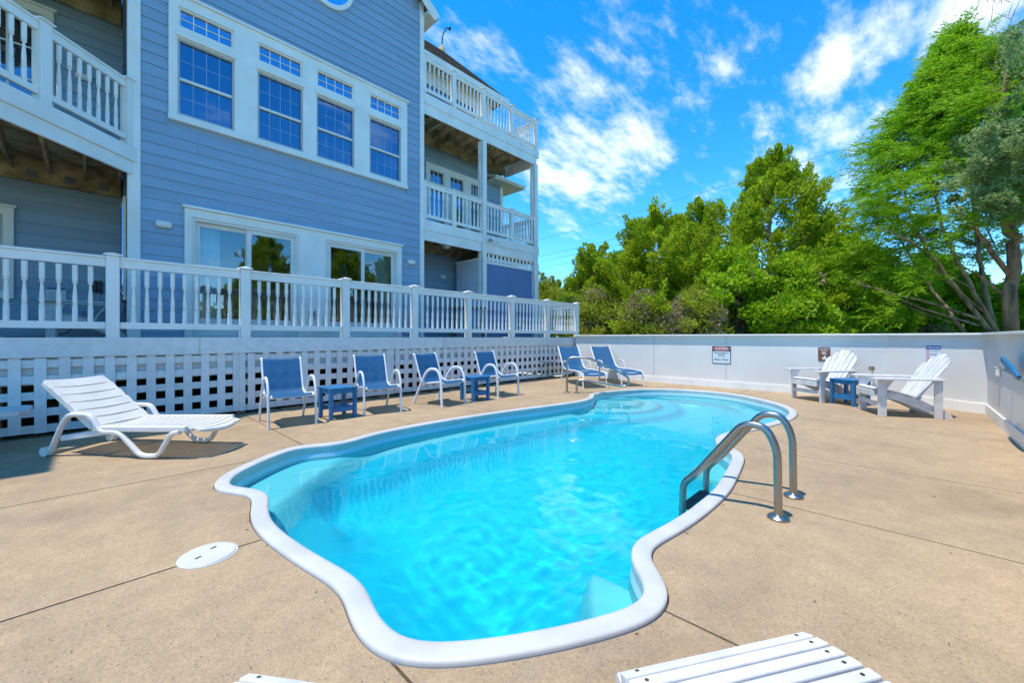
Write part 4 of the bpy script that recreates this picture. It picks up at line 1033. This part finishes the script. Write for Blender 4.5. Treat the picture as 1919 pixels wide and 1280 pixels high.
# ------------------------------------------------------------------ signs
def text_mesh(txt, size, m, bold=True):
    c = bpy.data.curves.new('lettering', 'FONT'); c.body = txt; c.size = size; c.align_x = 'CENTER'; c.align_y = 'CENTER'; c.extrude = .0006
    if bold: c.offset = size*.022
    o = bpy.data.objects.new('lettering', c); COL.objects.link(o)
    dg = bpy.context.evaluated_depsgraph_get(); me = bpy.data.meshes.new_from_object(o.evaluated_get(dg)); bpy.data.objects.remove(o, do_unlink=True)
    me.materials.clear(); me.materials.append(M[m]); return me
def sign(name, label, loc, yaw):                     # local X to the right, Y out of the face, Z up, origin at centre
    o = thing(name, label, 'sign', loc, yaw); return o
def letter(root, txt, size, m, x, z, y=-.0045, sx=1.0):
    o = link('lettering', text_mesh(txt, size, m), root, (x, y, z), (R(90), 0, 0)); o.scale = (sx, 1, 1); return o
def rrect(w, h, r, n=5):
    P = []
    for cx, cz, a0 in ((w/2-r, h/2-r, 0), (-w/2+r, h/2-r, 90), (-w/2+r, -h/2+r, 180), (w/2-r, -h/2+r, 270)):
        for i in range(n+1): a = R(a0+90*i/n); P.append((cx+r*math.cos(a), cz+r*math.sin(a)))
    return P
def plate(root, name, poly, m, y, t=.0012): return MB().prism(poly, -t, 'y', y).build(name, m, root)
sg = sign('danger_sign', 'white and black sign with red oval on the white wall', (9.996, 2.997, .745), R(-90))
plate(sg, 'panel', rrect(.396, .395, .02), 'sign_dark', -.002, .003)
plate(sg, 'white_field', [(p[0], p[1]-.053) for p in rrect(.37, .268, .012)], 'sign_white', -.0052, .0005)
plate(sg, 'oval', [(math.cos(2*math.pi*i/32)*.182, .140+math.sin(2*math.pi*i/32)*.046) for i in range(32)], 'sign_white', -.0052, .0005)
plate(sg, 'oval', [(math.cos(2*math.pi*i/32)*.176, .140+math.sin(2*math.pi*i/32)*.041) for i in range(32)], 'sign_red', -.0059, .0005)
letter(sg, 'DANGER', .066, 'sign_white', 0, .140, -.0072); letter(sg, 'No Jumping or', .052, 'sign_dark', 0, .045, -.0064); letter(sg, 'Diving', .052, 'sign_dark', 0, -.008, -.0064)
plate(sg, 'rule', [(-.14, -.055), (.14, -.055), (.14, -.051), (-.14, -.051)], 'sign_dark', -.0058, .0004); letter(sg, 'Shallow Water', .052, 'sign_dark', 0, -.108, -.0064)
sg = sign('foot_wash_sign', 'small brown sign with white pictogram on the white wall', (9.996, 1.124, .815), R(-90))
plate(sg, 'panel', rrect(.19, .27, .012), 'sign_brown', -.002, .003)
letter(sg, 'Foot Wash', .034, 'sign_cream', 0, .103, -.0062); letter(sg, 'Station', .034, 'sign_cream', 0, .068, -.0062)
plate(sg, 'tap_pictogram', [(-.04, .035), (.02, .035), (.03, .025), (.03, -.005), (.016, -.005), (.016, .015), (-.005, .015), (-.005, .0), (-.018, .0), (-.018, .015), (-.04, .015)], 'sign_cream', -.0052, .0005)
plate(sg, 'foot_pictogram', [(-.03, -.10), (-.035, -.075), (-.01, -.06), (.0, -.03), (.022, -.03), (.026, -.07), (.06, -.09), (.06, -.105)], 'sign_cream', -.0052, .0005)
dw = (Vector((9.3, -.9))-Vector((10.0, .2))).normalized(); yaw = math.atan2(dw.y, dw.x)
pc = Vector((9.647, -.355))+Vector((dw.y, -dw.x))*.003
sg = sign('pool_rules_sign', 'white sign with blue heading behind the right adirondack chair', (pc.x, pc.y, .86), yaw)
plate(sg, 'panel', rrect(.205, .30, .008), 'sign_white', -.002, .002)
plate(sg, 'heading', [(p[0], p[1]+.118) for p in rrect(.198, .058, .004)], 'sign_blue', -.0042, .0005); letter(sg, 'POOL RULES', .030, 'sign_white', 0, .118, -.0058)
for i in range(4):
    z = .062-.058*i
    plate(sg, 'red_symbol', [(-.072+.022*math.cos(2*math.pi*k/16), z+.022*math.sin(2*math.pi*k/16)) for k in range(16)], 'sign_red', -.0042, .0005)
    plate(sg, 'red_symbol', [(-.072+.012*math.cos(2*math.pi*k/16), z+.012*math.sin(2*math.pi*k/16)) for k in range(16)], 'sign_white', -.0048, .0005)
    for dz in (.008, -.010): plate(sg, 'text_line', [(-.04, z+dz-.002), (.085-.02*(dz < 0), z+dz-.002), (.085-.02*(dz < 0), z+dz+.002), (-.04, z+dz+.002)], 'sign_dark', -.0042, .0004)
sg = sign('rules_board', 'white notice with blue heading on the recessed wall behind the balustrade', (-.416, VR-.024, 1.84), 0)
plate(sg, 'panel', rrect(.225, .27, .006), 'sign_white', -.002, .003); plate(sg, 'heading', [(p[0], p[1]+.118) for p in rrect(.215, .030, .003)], 'sign_blue', -.0052, .0005)
for i in range(9): plate(sg, 'text_line', [(-.095, .083-.022*i), (.095-.03*(i % 3), .083-.022*i), (.095-.03*(i % 3), .087-.022*i), (-.095, .087-.022*i)], 'sign_dark', -.0052, .0004)

# ------------------------------------------------------------------ small fittings
def bulkhead(loc, label):
    o = thing('wall_light', label, 'lamp', loc)
    mb = MB(); K = 20
    def ell(rx, rz, y, sq=.55):
        P = []
        for k in range(K):
            a = 2*math.pi*k/K; c, s = math.cos(a), math.sin(a); P.append((math.copysign(abs(c)**sq, c)*rx, y, math.copysign(abs(s)**sq, s)*rz))
        return P
    def stack(rs):
        m_ = MB(); [m_.v.extend(r) for r in rs]
        for i in range(len(rs)-1):
            for k in range(K): m_.f.append((i*K+k, i*K+(k+1) % K, (i+1)*K+(k+1) % K, (i+1)*K+k))
        m_.f.append(tuple(range((len(rs)-1)*K, len(rs)*K))); return m_
    stack([ell(.105, .055, -.022), ell(.105, .055, -.055), ell(.098, .049, -.068), ell(.085, .036, -.070)]).build('housing', 'white_plastic', o, True)
    stack([ell(.083, .034, -.066), ell(.078, .030, -.085), ell(.05, .018, -.092)]).build('lens', 'sign_cream', o, True)
bulkhead((.80, VF, 2.965), 'white oval wall light left of the sliding doors'); bulkhead((5.36, VF, 2.965), 'white oval wall light right of the sliding doors')
bulkhead((7.47, VR+.03, 3.0), 'white oval wall light on the shaded far wall under the side deck'); bulkhead((-.10, VR, 5.62), 'white oval wall light behind the upper left balcony railing')
def starfish(loc, label, rot):
    o = thing('starfish_ornament', label, 'ornament', loc, 0, 'starfish on the sliding doors'); o.rotation_euler = (0, rot, 0); mb = MB(); pr = []
    for k in range(10):
        a = math.pi/2+math.pi*k/5; r = .068 if k % 2 == 0 else .024; pr.append((r*math.cos(a), 0, r*math.sin(a)))
    mb.v = pr+[(0, -.018, 0), (0, .0, 0)]; mb.f = [(k, (k+1) % 10, 10) for k in range(10)]+[((k+1) % 10, k, 11) for k in range(10)]
    mb.build('star_body', 'white_plastic', o)
starfish((1.835, VF-.008, 2.66), 'white starfish on the left sliding door', .1); starfish((4.33, VF-.008, 2.70), 'white starfish on the right sliding door', -.15)
o = thing('outlet_box', 'grey outlet cover on the white panel between the sliding doors', 'outlet', (3.07, VF-.065, 1.60)); MB().box(-.07, .07, -.03, 0, -.09, .09).build('cover', 'window_grey', o, False, .01); MB().box(-.045, .045, -.034, -.031, -.02, .05).build('flap', 'grey_metal', o)
o = thing('black_wall_phone', 'black box with two cords on the recessed left wall', 'box', (.055, VR-.022, 2.035)); MB().box(-.07, .0, -.07, 0, -.10, .10).build('body', 'black_plastic', o, False, .008); MB().box(.003, .07, -.06, 0, -.105, .10).build('cradle', 'black_plastic', o, False, .008)
for x in (-.035, .03): MB().tube([(x, -.03, -.10), (x-.01, -.03, -.25), (x+.005, -.02, -.42)], .007, 6).build('cord', 'grey_metal', o, True)
o = thing('hose_tap', 'red handled tap with green hose on the recessed left wall', 'tap', (-.22, VR-.02, 1.52)); MB().tube([(0, 0, 0), (0, -.09, 0), (0, -.11, -.05)], .014, 8).build('spout', 'bronze', o, True); MB().lathe([(.012, 0), (.036, .01), (.036, .02), (.01, .03)], 10, (0, -.07)).build('handle', 'sign_red', o, True)
MB().tube(rounded([(0, -.11, -.05), (0, -.12, -.18), (-.06, -.2, -.30), (-.25, -.35, -.36), (-.7, -.4, -.365)], .1), .011, 8).build('hose', 'hose', o, True)
o = thing('flood_light', 'twin head floodlight on the fascia above the shower lattice', 'lamp', (8.02, 8.65, 3.94)); MB().lathe([(.05, -.02), (.05, .02)], 12).build('base', 'white_plastic', o)
for s in (-1, 1):
    MB().tube([(0, -.02, 0), (s*.07, -.08, .01), (s*.10, -.12, .0)], .014, 8).build('arm', 'grey_metal', o, True)
    hd = MB(); hd.tube([(s*.08, -.09, .01), (s*.12, -.14, -.01), (s*.16, -.20, -.03)], [.03, .05, .062], 12).build('lamp_head', 'grey_metal' if s < 0 else 'sign_cream', o, True)
o = thing('porch_lamp', 'white box lamp hanging under the side deck', 'lamp', (6.95, 9.3, 3.66)); MB().add([(-.07,-.07,0),(.07,-.07,0),(.07,.07,0),(-.07,.07,0),(-.11,-.11,.13),(.11,-.11,.13),(.11,.11,.13),(-.11,.11,.13)], [(0,3,2,1),(4,5,6,7),(0,1,5,4),(1,2,6,5),(2,3,7,6),(3,0,4,7)]).build('shade', 'sign_cream', o); MB().box(-.15, .15, -.15, .15, .131, .15).build('mount', 'white_trim', o)
o = thing('bar_table', 'brown wooden table behind the balustrade under the side deck', 'table', (6.75, 8.1, Z0)); MB().box(-.35, .35, -.3, .3, .74, .78).build('table_top', 'table_brown', o, False, .005)
for sx in (-1, 1):
    for sy in (-1, 1): MB().box(sx*.3-.03, sx*.3+.03, sy*.25-.03, sy*.25+.03, 0, .739).build('leg', 'table_brown', o, False, .004)
o = thing('wall_shower_tap', 'brass tap on the white wall between the adirondack chairs', 'tap', (9.998, .42, .58)); MB().tube([(0, 0, 0), (-.10, 0, 0)], .013, 8).build('stem', 'bronze', o, True); MB().tube([(-.10+.0*math.cos(a), .033*math.cos(a), .033*math.sin(a)) for a in [2*math.pi*k/16 for k in range(16)]], .011, 8, closed=True).build('hand_wheel', 'bronze', o, True)
o = thing('wall_hook', 'small black hook behind the right adirondack chair', 'hook', (9.61+.004, -.42, .80), yaw); MB().tube([(0, 0, 0), (0, -.07, 0), (0, -.08, .03)], .01, 8).build('peg', 'black_plastic', o, True)
o = thing('white_wall_box', 'small white box mounted on the right hand wall', 'box', (8.13, -.898, .70)); MB().box(-.035, .035, 0, .045, -.055, .055).build('body', 'white_plastic', o, False, .008); MB().box(-.04, .04, 0, .05, .056, .066).build('lid', 'white_plastic', o, False, .003)
o = thing('pool_net', 'blue leaf skimmer net hung on the right hand wall', 'pool net', (6.66, -.80, .83))
lp = [(.42*math.cos(a), .03*math.sin(a), .075*math.sin(a)+.055*math.cos(a)) for a in [2*math.pi*k/24 for k in range(24)]]
MB().tube(lp, .018, 8, closed=True).build('net_frame', 'blue_plastic', o, True)
mat('net', (.10, .34, .56), .7, .1, 20)
MB().add(lp+[(0, .03, -.03)], [(k, (k+1) % 24, 24) for k in range(24)]).build('net_bag', 'net', o, True)
MB().tube([(.86, -.02, -.035), (-1.9, -.02, -.14)], .015, 10).build('pole', 'grey_metal', o, True)
for x in (.6, -1.2): MB().box(x-.02, x+.02, -.098, -.036, -.085+.038*(x-.6), -.062+.038*(x-.6)).build('bracket', 'grey_metal', o)
o = thing('garden_hose', 'thin grey green hose looped against the lattice near the chaise', 'hose', (8.35, 7.03, 0))
hp = []
for k in range(70):
    t = k/69; a = t*2*math.pi*2.5; hp.append((t*.75+.22*math.sin(a), -.02-.03*math.sin(a*.5), .26+.24*math.cos(a)*(1-.25*t)))
MB().tube(hp, .011, 6).build('coil', 'hose', o, True)

# ------------------------------------------------------------------ overhead wires
for i, z in enumerate((10.3, 8.8, 8.32, 7.75)):
    pts = []
    for k in range(60):
        t = k/59; y = -28+t*110; pts.append((25.3+(y-2.5)*.106, y, z+.0009*((y-27)**2)*.9-.53))
    tag(MB().tube(pts, .009, 5).build('power_line', 'cable', None, True), ('topmost overhead wire crossing the sky', 'second overhead wire from the top', 'third overhead wire from the top', 'lowest overhead wire above the trees')[i], 'wire', 'overhead wires')

# ------------------------------------------------------------------ vegetation
def unit(v): return v/np.maximum(np.linalg.norm(v, axis=-1, keepdims=True), 1e-9)
def leaf_quads(c, ax, Ln, W):
    n = len(c); ax = unit(ax); side = unit(np.cross(ax, rng.normal(size=(n, 3)))); Ln = np.broadcast_to(np.asarray(Ln, float).reshape(-1, 1) if np.ndim(Ln) else np.full((n, 1), Ln), (n, 1)); W = np.broadcast_to(np.asarray(W, float).reshape(-1, 1) if np.ndim(W) else np.full((n, 1), W), (n, 1))
    v = np.stack([c, c+ax*Ln*.45+side*W*.5, c+ax*Ln, c+ax*Ln*.45-side*W*.5], 1).reshape(-1, 3)
    return v, np.arange(4*n).reshape(n, 4)
def plume(o, d, L, N, r0, ll, lw, droop=0.0, flare=.6):   # leaf quads along a plume axis
    t = rng.random(N)**.8; d = unit(np.asarray(d, float)); off = rng.normal(size=(N, 3)); off -= (off@d)[:, None]*d; off = unit(off)*(rng.random((N, 1))**.5)*(r0*(1-t*.8))[:, None]
    c = np.asarray(o)+d*(t*L)[:, None]+off; c[:, 2] -= droop*t*t*L
    ax = d*1.0+unit(off+1e-6)*flare+rng.normal(size=(N, 3))*.25; ax[:, 2] -= droop*t
    s = rng.uniform(.7, 1.25, N); return leaf_quads(c, ax, ll*s, lw*s)
def spray(o, d, L, N, ll, lw, droop=.35, twigs=6):        # feathery drooping fronds
    V, F, k = [], [], 0; d = unit(np.asarray(d, float)); n = max(2, N//twigs)
    for i in range(twigs):
        dd = unit(d+rng.normal(size=3)*.38); t = np.linspace(.12, 1, n)
        c = np.asarray(o)+dd*(t*L)[:, None]; c[:, 2] -= droop*t*t*L; tan = np.repeat(dd[None], n, 0).copy(); tan[:, 2] -= 2*droop*t; tan = unit(tan)
        sd = unit(np.cross(tan, [0, 0, 1])+1e-6)*np.where(np.arange(n) % 2, 1, -1)[:, None]
        ax = tan*.75+sd*.75+rng.normal(size=(n, 3))*.2; ax[:, 2] -= .2
        v, f = leaf_quads(c+rng.normal(size=(n, 3))*.015, ax, ll*rng.uniform(.7, 1.2, n), lw); V.append(v); F.append(f+k); k += len(v)
    return np.vstack(V), np.vstack(F)
def ball(o, r, N, ll, lw, up=.4):
    p = unit(rng.normal(size=(N, 3))); rad = r*(rng.random(N)**.4); c = np.asarray(o)+p*rad[:, None]*np.array([1, 1, .8])
    ax = p+rng.normal(size=(N, 3))*.6; ax[:, 2] += up; s = rng.uniform(.7, 1.3, N); return leaf_quads(c, ax, ll*s, lw*s)
class Acc:
    def __init__(s): s.V = []; s.F = []; s.k = 0
    def add(s, vf): s.V.append(vf[0]); s.F.append(vf[1]+s.k); s.k += len(vf[0])
    def build(s, name, m, root):
        V, F = np.vstack(s.V), np.vstack(s.F)
        if root is not None:                          # no leaf grows through the yard wall
            c = V[F[:, 0]]+np.array(root.location); F = F[~((c[:, 0] < 10.32) & (c[:, 1] > -1.2))]
            u = np.unique(F); re = np.full(len(V), -1); re[u] = np.arange(len(u)); V, F = V[u], re[F]
        return link(name, np_mesh(name, V, F, m), root)
def limb(mb, pts, r0, r1, seg=7):
    pts = rounded(pts, .6, 4) if len(pts) > 2 else [Vector(p) for p in pts]
    pts = [Vector(p)+Vector(rng.normal(size=3))*r0*.25 for p in pts]
    n = len(pts); mb.tube(pts, [r0+(r1-r0)*i/(n-1) for i in range(n)], seg)
GZ = .6
def cedar(label, x, y, ztop, rad, n, leafm='leaf_cedar', zlow=1.2, power=.8, ll=.10, lw=.045, per=240, group='cedars beyond the wall', lean=(0, 0)):
    r = thing('cedar_tree', label, 'tree', (x, y, GZ), 0, group); A = Acc(); tr = MB(); top = ztop-GZ-.50
    limb(tr, [(0, 0, -.1), (.1, -.05, top*.35), (-.05+lean[0]*.5, .05+lean[1]*.5, top*.7), (lean[0], lean[1], top*.96)], .05+.018*top, .015)
    for i in range(n):
        t = (i+.5)/n; z = (zlow-GZ)+(top-(zlow-GZ))*t**1.15; a = i*2.399+rng.normal()*.3
        rr = rad*max(.06, (1-((z/top)**1.6)))**power*rng.uniform(.5, 1.2)
        ox, oy = lean[0]*(z/top)**2, lean[1]*(z/top)**2
        o = np.array([ox+math.cos(a)*rr*.62, oy+math.sin(a)*rr*.62, z-.15]); d = np.array([math.cos(a)*1.0, math.sin(a)*1.0, rng.uniform(.25, 1.1)+1.2*t**3])
        L = .38*rr+rng.uniform(.35, .75)
        A.add(plume(o, d, L, per, .30*min(1, .45+rr), ll, lw, 0, .7))
        for _ in range(2):                                # side tufts
            A.add(plume(o+d/np.linalg.norm(d)*L*rng.uniform(.1, .6), d+rng.normal(size=3)*.8+[0, 0, .3], L*.7, per//2, .20, ll, lw, 0, .7))
        if i % 3 == 0: limb(tr, [(ox*.9, oy*.9, max(.2, z-.55)), tuple(o), tuple(o+d/np.linalg.norm(d)*L*.6)], .032, .007, 5)
    for k in range(5): A.add(plume([lean[0]+rng.normal()*.05, lean[1]+rng.normal()*.05, top-.55+.1*k], [rng.normal()*.25, rng.normal()*.25, 1], .55, per, .10, ll, lw, 0, .5))
    tr.build('trunk', 'bark_tan', r, True); A.build('crown', leafm, r); return r
def shrub(label, x, y, ztop, rx, ry, n, leafm, ll=.10, lw=.065, per=330, zlow=.75, group='leafy shrubs beyond the wall', dry=0, name='shrub'):
    r = thing(name, label, 'shrub', (x, y, GZ), 0, group); A = Acc(); B = Acc(); tr = MB(); H = ztop-GZ
    for i in range(n):
        u = rng.random(); a = rng.random()*2*math.pi; z = (zlow-GZ)+(H-(zlow-GZ))*u**.8; f = math.sqrt(max(.05, 1-(z/H)**2.2)); q = math.sqrt(rng.uniform(.25, 1))
        o = np.array([math.cos(a)*rx*f*q, math.sin(a)*ry*f*q, z*rng.uniform(.85, 1.03)])
        (B if rng.random() < dry else A).add(ball(o, rng.uniform(.22, .42), per, ll, lw))
        if i % 2 == 0: limb(tr, [(o[0]*.15, o[1]*.15, 0), (o[0]*.55, o[1]*.55, z*.55), tuple(o)], .018, .005, 4)
    if dry:
        for i in range(int(60*dry*rx)+20):
            a = rng.random()*2*math.pi; q = rng.random()**.5; p = np.array([math.cos(a)*rx*q*1.05, math.sin(a)*ry*q*1.05, rng.uniform(.3, H*.8)]); e = p+rng.normal(size=3)*[.3, .3, .3]+[0, 0, .35]
            limb(tr, [tuple(p), tuple((p+e)/2+rng.normal(size=3)*.06), tuple(e)], .010, .003, 3)
    tr.build('stems', 'twig', r, False)
    if A.V: A.build('crown', leafm, r)
    if B.V: B.build('dry_foliage', 'leaf_dry', r)
    return r
def at(px, d):                                       # ground position under a bearing, d metres ahead
    a = (px-960)/760; c, s = math.cos(HEAD), math.sin(HEAD); return (c+a*s)*d, (s-a*c)*d
def zat(py, d): return 1.15+(632-py)/760*d
cd = cedar('tallest dark green cedar behind the white wall, with ragged pointed top', *at(1445, 13.4), zat(285, 13.4), 2.35, 170, power=.75, zlow=1.3, per=250)
cedar('broad cedar left of the tallest one, above the blue chaises', *at(1235, 13.6), zat(398, 13.6), 2.15, 150, power=.5, per=240)
cedar('slim cedar spire between the two bigger cedars', *at(1318, 13.8), zat(368, 13.8), 1.15, 60, power=.8, per=220)
cedar('small cedar nearest the deck corner behind the wall', *at(1135, 14.4), zat(455, 14.4), 1.1, 60, power=.6, per=220, lean=(-.3, .35))
cedar('thin young cedar beside the end of the balustrade', *at(1098, 15.0), zat(496, 15), .8, 40, power=.8, per=200)
cedar('low cedar seen beyond the side deck corner post', *at(1030, 19.0), zat(520, 19), 1.9, 60, 'leaf_olive', power=.45, per=220)
cedar('low olive cedar between the side deck and the young cedar', *at(1070, 18.0), zat(535, 18), 1.9, 60, 'leaf_olive', power=.45, per=220)
shrub('olive brown brush directly behind the deck end of the wall', *at(1115, 13.6), zat(545, 13.6), 1.15, 1.0, 80, 'leaf_olive', .08, .04, 330, dry=.16, group='dry brush behind the wall')
shrub('dry tangled brush left of the red and black sign', *at(1215, 12.2), zat(552, 12.2), 1.1, .9, 80, 'leaf_olive', .08, .04, 330, dry=.26, group='dry brush behind the wall')
shrub('twiggy grey brush above the red and black sign', *at(1305, 11.6), zat(556, 11.6), 1.1, .9, 78, 'leaf_olive', .08, .042, 320, dry=.32, group='dry brush behind the wall')
shrub('bright green leafy shrub under the tallest cedar', *at(1375, 12.0), zat(470, 12.0), 1.45, 1.1, 92, 'leaf_shrub', dry=.05)
shrub('lime green shrub above the brown sign', *at(1480, 11.6), zat(490, 11.6), 1.35, 1.0, 92, 'leaf_shrub', dry=.05)
shrub('green shrub left of the feathery tree trunks', *at(1565, 12.2), zat(455, 12.2), 1.55, 1.1, 96, 'leaf_shrub', dry=.04)
shrub('green bush filling the gap between the small cedar and the broad cedar', *at(1178, 15.0), zat(475, 15.0), 1.5, 1.2, 80, 'leaf_shrub', dry=.03)
shrub('green bush below the slim cedar spire', *at(1300, 14.8), zat(450, 14.8), 1.6, 1.2, 90, 'leaf_shrub', dry=.03)
shrub('tall green bush right of the tallest cedar', *at(1535, 14.6), zat(425, 14.6), 1.5, 1.2, 90, 'leaf_shrub', dry=.03)
shrub('leafy bush hanging low at the left of the feathery tree', *at(1625, 12.6), zat(470, 12.6), 1.3, 1.1, 80, 'leaf_shrub', dry=.03)
shrub('bright bush seen between the leaning trunks and the red barked trunk', *at(1755, 14.6), zat(478, 14.6), 1.7, 1.2, 90, 'leaf_shrub', dry=.03)
shrub('low green shrub behind the leaning trunks', *at(1680, 13.0), zat(525, 13), 1.5, 1.1, 60, 'leaf_shrub', dry=.08)
shrub('dark green shrub behind the red barked trunk', *at(1800, 13.2), zat(510, 13.2), 1.5, 1.1, 60, 'leaf_shrub', dry=.06)
shrub('sunlit shrub at the right edge beyond the wall', *at(1910, 12.5), zat(530, 12.5), 1.3, 1.0, 50, 'leaf_shrub', dry=.05)

def feather_tree():
    D = 10.4; bx, by = at(1862, D); r = thing('feathery_tree', 'tall bright green feathery tree with several leaning trunks', 'tree', (bx, by, GZ)); A = Acc(); tr = MB()
    rt = Vector((math.sin(HEAD), -math.cos(HEAD), 0)); fw = Vector((math.cos(HEAD), math.sin(HEAD), 0))
    def P(px, py, dd=0.0): x, y = at(px, D+dd); return (x-bx, y-by, zat(py, D+dd)-GZ)
    limb(tr, [P(1868, 640), P(1795, 545), P(1735, 465), P(1700, 390, .2), P(1690, 300, .3)], .058, .02, 8)
    limb(tr, [P(1880, 640), P(1815, 530, .3), P(1765, 425, .4), P(1745, 320, .5), P(1760, 200, .6)], .055, .02, 8)
    limb(tr, [P(1872, 640, .4), P(1838, 500, .7), P(1820, 350, .8), P(1835, 200, .8), P(1850, 80, .8)], .06, .02, 8)
    limb(tr, [P(1840, 600), P(1740, 566, -.3), P(1650, 545, -.5), P(1585, 520, -.6)], .035, .008, 6)
    limb(tr, [P(1835, 610), P(1730, 580, -.2), P(1640, 540, .2), P(1600, 530, .3)], .03, .008, 6)
    limb(tr, [P(1755, 490), P(1690, 440, -.4), P(1630, 420, -.6)], .035, .008, 6)
    limb(tr, [P(1820, 640), P(1760, 560, .5), P(1700, 470, .9), P(1650, 380, 1.0)], .045, .015, 6)
    apex = Vector(P(1885, -40, .6))
    for i in range(1350):
        z = 1.0+(apex.z-1.0)*(rng.random()**.85); t = z/apex.z; R_ = 3.45*min(1, (.87-t)/.45)+.05
        if t > .87: continue
        a = rng.random()*2*math.pi; q = rng.uniform(.62, 1.0) if rng.random() < .8 else rng.uniform(.2, .62); q *= .86+.2*math.sin(a*5+z*2.1)
        loc = rt*(math.cos(a)*R_*q)+fw*(math.sin(a)*R_*q*.8+.5)
        side = math.cos(a)*R_*q                       # metres to the right of the stem as seen from the pool
        if z < 2.6 and side > -1.7: continue
        if z < 4.3 and side > -1.2 and math.sin(a) < .3: continue
        out = Vector((loc.x, loc.y, 0)).normalized(); o = (loc.x, loc.y, z-.1)
        A.add(spray(o, (out.x, out.y, rng.uniform(.05, .75)), rng.uniform(.42, .85), 189, .145, .025, .22, 9))
        if i % 12 == 0:
            c = Vector((apex.x*t*.6, apex.y*t*.6, max(.8, z-.9))); limb(tr, [tuple(c+Vector((loc.x, loc.y, 0))*.25), tuple(Vector(o)*.75+c*.25), o], .022, .006, 4)
    tr.build('trunk', 'bark_tan', r, True); A.build('crown', 'leaf_cypress', r)
feather_tree()
def blue_cedar():
    D = 9.3; bx, by = at(1896, D); r = thing('red_barked_cedar', 'red barked cedar with blue green foliage at the right edge', 'tree', (bx, by, GZ)); A = Acc(); B = Acc(); tr = MB()
    def P(px, py, dd=0.0): x, y = at(px, D+dd); return (x-bx, y-by, zat(py, D+dd)-GZ)
    limb(tr, [P(1897, 645), P(1893, 540), P(1898, 460), P(1893, 400)], .125, .10, 10)
    limb(tr, [P(1893, 410), P(1870, 330, -.1), P(1880, 200, .2), P(1900, 60, .3)], .09, .02, 8)
    limb(tr, [P(1896, 420), P(1940, 330), P(1990, 200)], .10, .03, 8)
    limb(tr, [P(1893, 520), P(1845, 450, -.2), P(1815, 415, -.2), P(1790, 380, -.2)], .055, .018, 7)
    limb(tr, [P(1893, 560), P(1840, 520, .3), P(1795, 490, .4)], .035, .012, 6)
    for i in range(150):
        px = rng.normal(1868, 36); py = rng.normal(335, 45)
        if rng.random() < .4: px, py = rng.uniform(1880, 2080), rng.uniform(60, 380)
        dd = rng.uniform(-.9, .5); o = P(px, py, dd)
        A.add(plume(o, [rng.normal()*.6-.3, rng.normal()*.6-.3, .55], rng.uniform(.3, .6), 260, .24, .08, .038, 0, .8))
    for i in range(60):                               # dead twigs
        px, py = rng.uniform(1850, 1930), rng.uniform(-30, 300); o = np.array(P(px, py, .2)); e = o+rng.normal(size=3)*.15+[0, 0, .45]
        limb(tr, [tuple(o), tuple(o*.5+e*.5+rng.normal(size=3)*.03), tuple(e)], .008, .002, 3)
    tr.build('trunk', 'bark_red', r, True); A.build('crown', 'leaf_blue', r)
blue_cedar()
# trees on the camera's right that the sliding doors mirror
for (x, y, rz, s, lab) in ((9.5, -5.5, 1.0, 1.0, 'dark cedar mirrored in the left sliding door'), (12.2, -4.6, 2.3, .8, 'dark cedar mirrored in the right sliding door'), (6.2, -6.2, 4.0, .85, 'dark cedar outside the wall on the near right')):
    c = copy_tree(cd); c.location = (x, y, GZ); c.rotation_euler = (0, 0, rz); c.scale = (s, s, s); c['label'] = lab; c['group'] = 'cedars beyond the wall'

# distant wood that closes the horizon beyond the wall
def far_wood():
    A = Acc()
    for i in range(260):
        px = rng.uniform(985, 2700) if i < 190 else rng.uniform(2700, 5200); d = rng.uniform(19, 30); x, y = at(px, d)
        if px > 2700: x, y = rng.uniform(-20, 16), rng.uniform(-20, -12)
        A.add(ball([x, y, rng.uniform(.6, 2.6)], rng.uniform(.9, 1.5), 190, .34, .22))
    tag(A.build('distant_wood', 'leaf_cedar', None), 'dark green wood filling the gaps behind the nearer trees', 'wood', None, 'stuff')
far_wood()

# wind-blown litter along the wall foot and the coping
def litter():
    c = []
    for i in range(90): c.append((rng.uniform(9.80, 9.96), rng.uniform(.4, 6.9), .006))
    for i in range(60): c.append((rng.uniform(3, 10), 7.0+rng.uniform(-.10, .05), .006))
    Pn = inset(POOL, -.03)
    for i in range(90):
        p = Pn[rng.integers(len(Pn))]+rng.normal(size=2)*.03; c.append((p[0], p[1], .006 if True else 0))
    for i in range(120): c.append((rng.uniform(-1, 9.6), rng.uniform(-.8, 6.8), .006))
    c = np.array(c); Pc = inset(POOL, -.004); keep = []
    for p in c:
        ins = False
        for a, b in zip(Pc, np.roll(Pc, -1, 0)):
            if (a[1] > p[1]) != (b[1] > p[1]) and p[0] < (b[0]-a[0])*(p[1]-a[1])/(b[1]-a[1])+a[0]: ins = not ins
        keep.append(not ins)
    c = c[np.array(keep)]; n = len(c); ax = rng.normal(size=(n, 3)); ax[:, 2] = .12*np.abs(ax[:, 2])
    v, f = leaf_quads(c, ax, rng.uniform(.010, .03, n), rng.uniform(.004, .010, n)); v[:, 2] = np.maximum(v[:, 2], .003)
    tag(link('leaf_litter', np_mesh('leaf_litter', v, f, 'twig')), 'sparse brown leaf litter scattered on the concrete', 'litter', None, 'stuff')
litter()
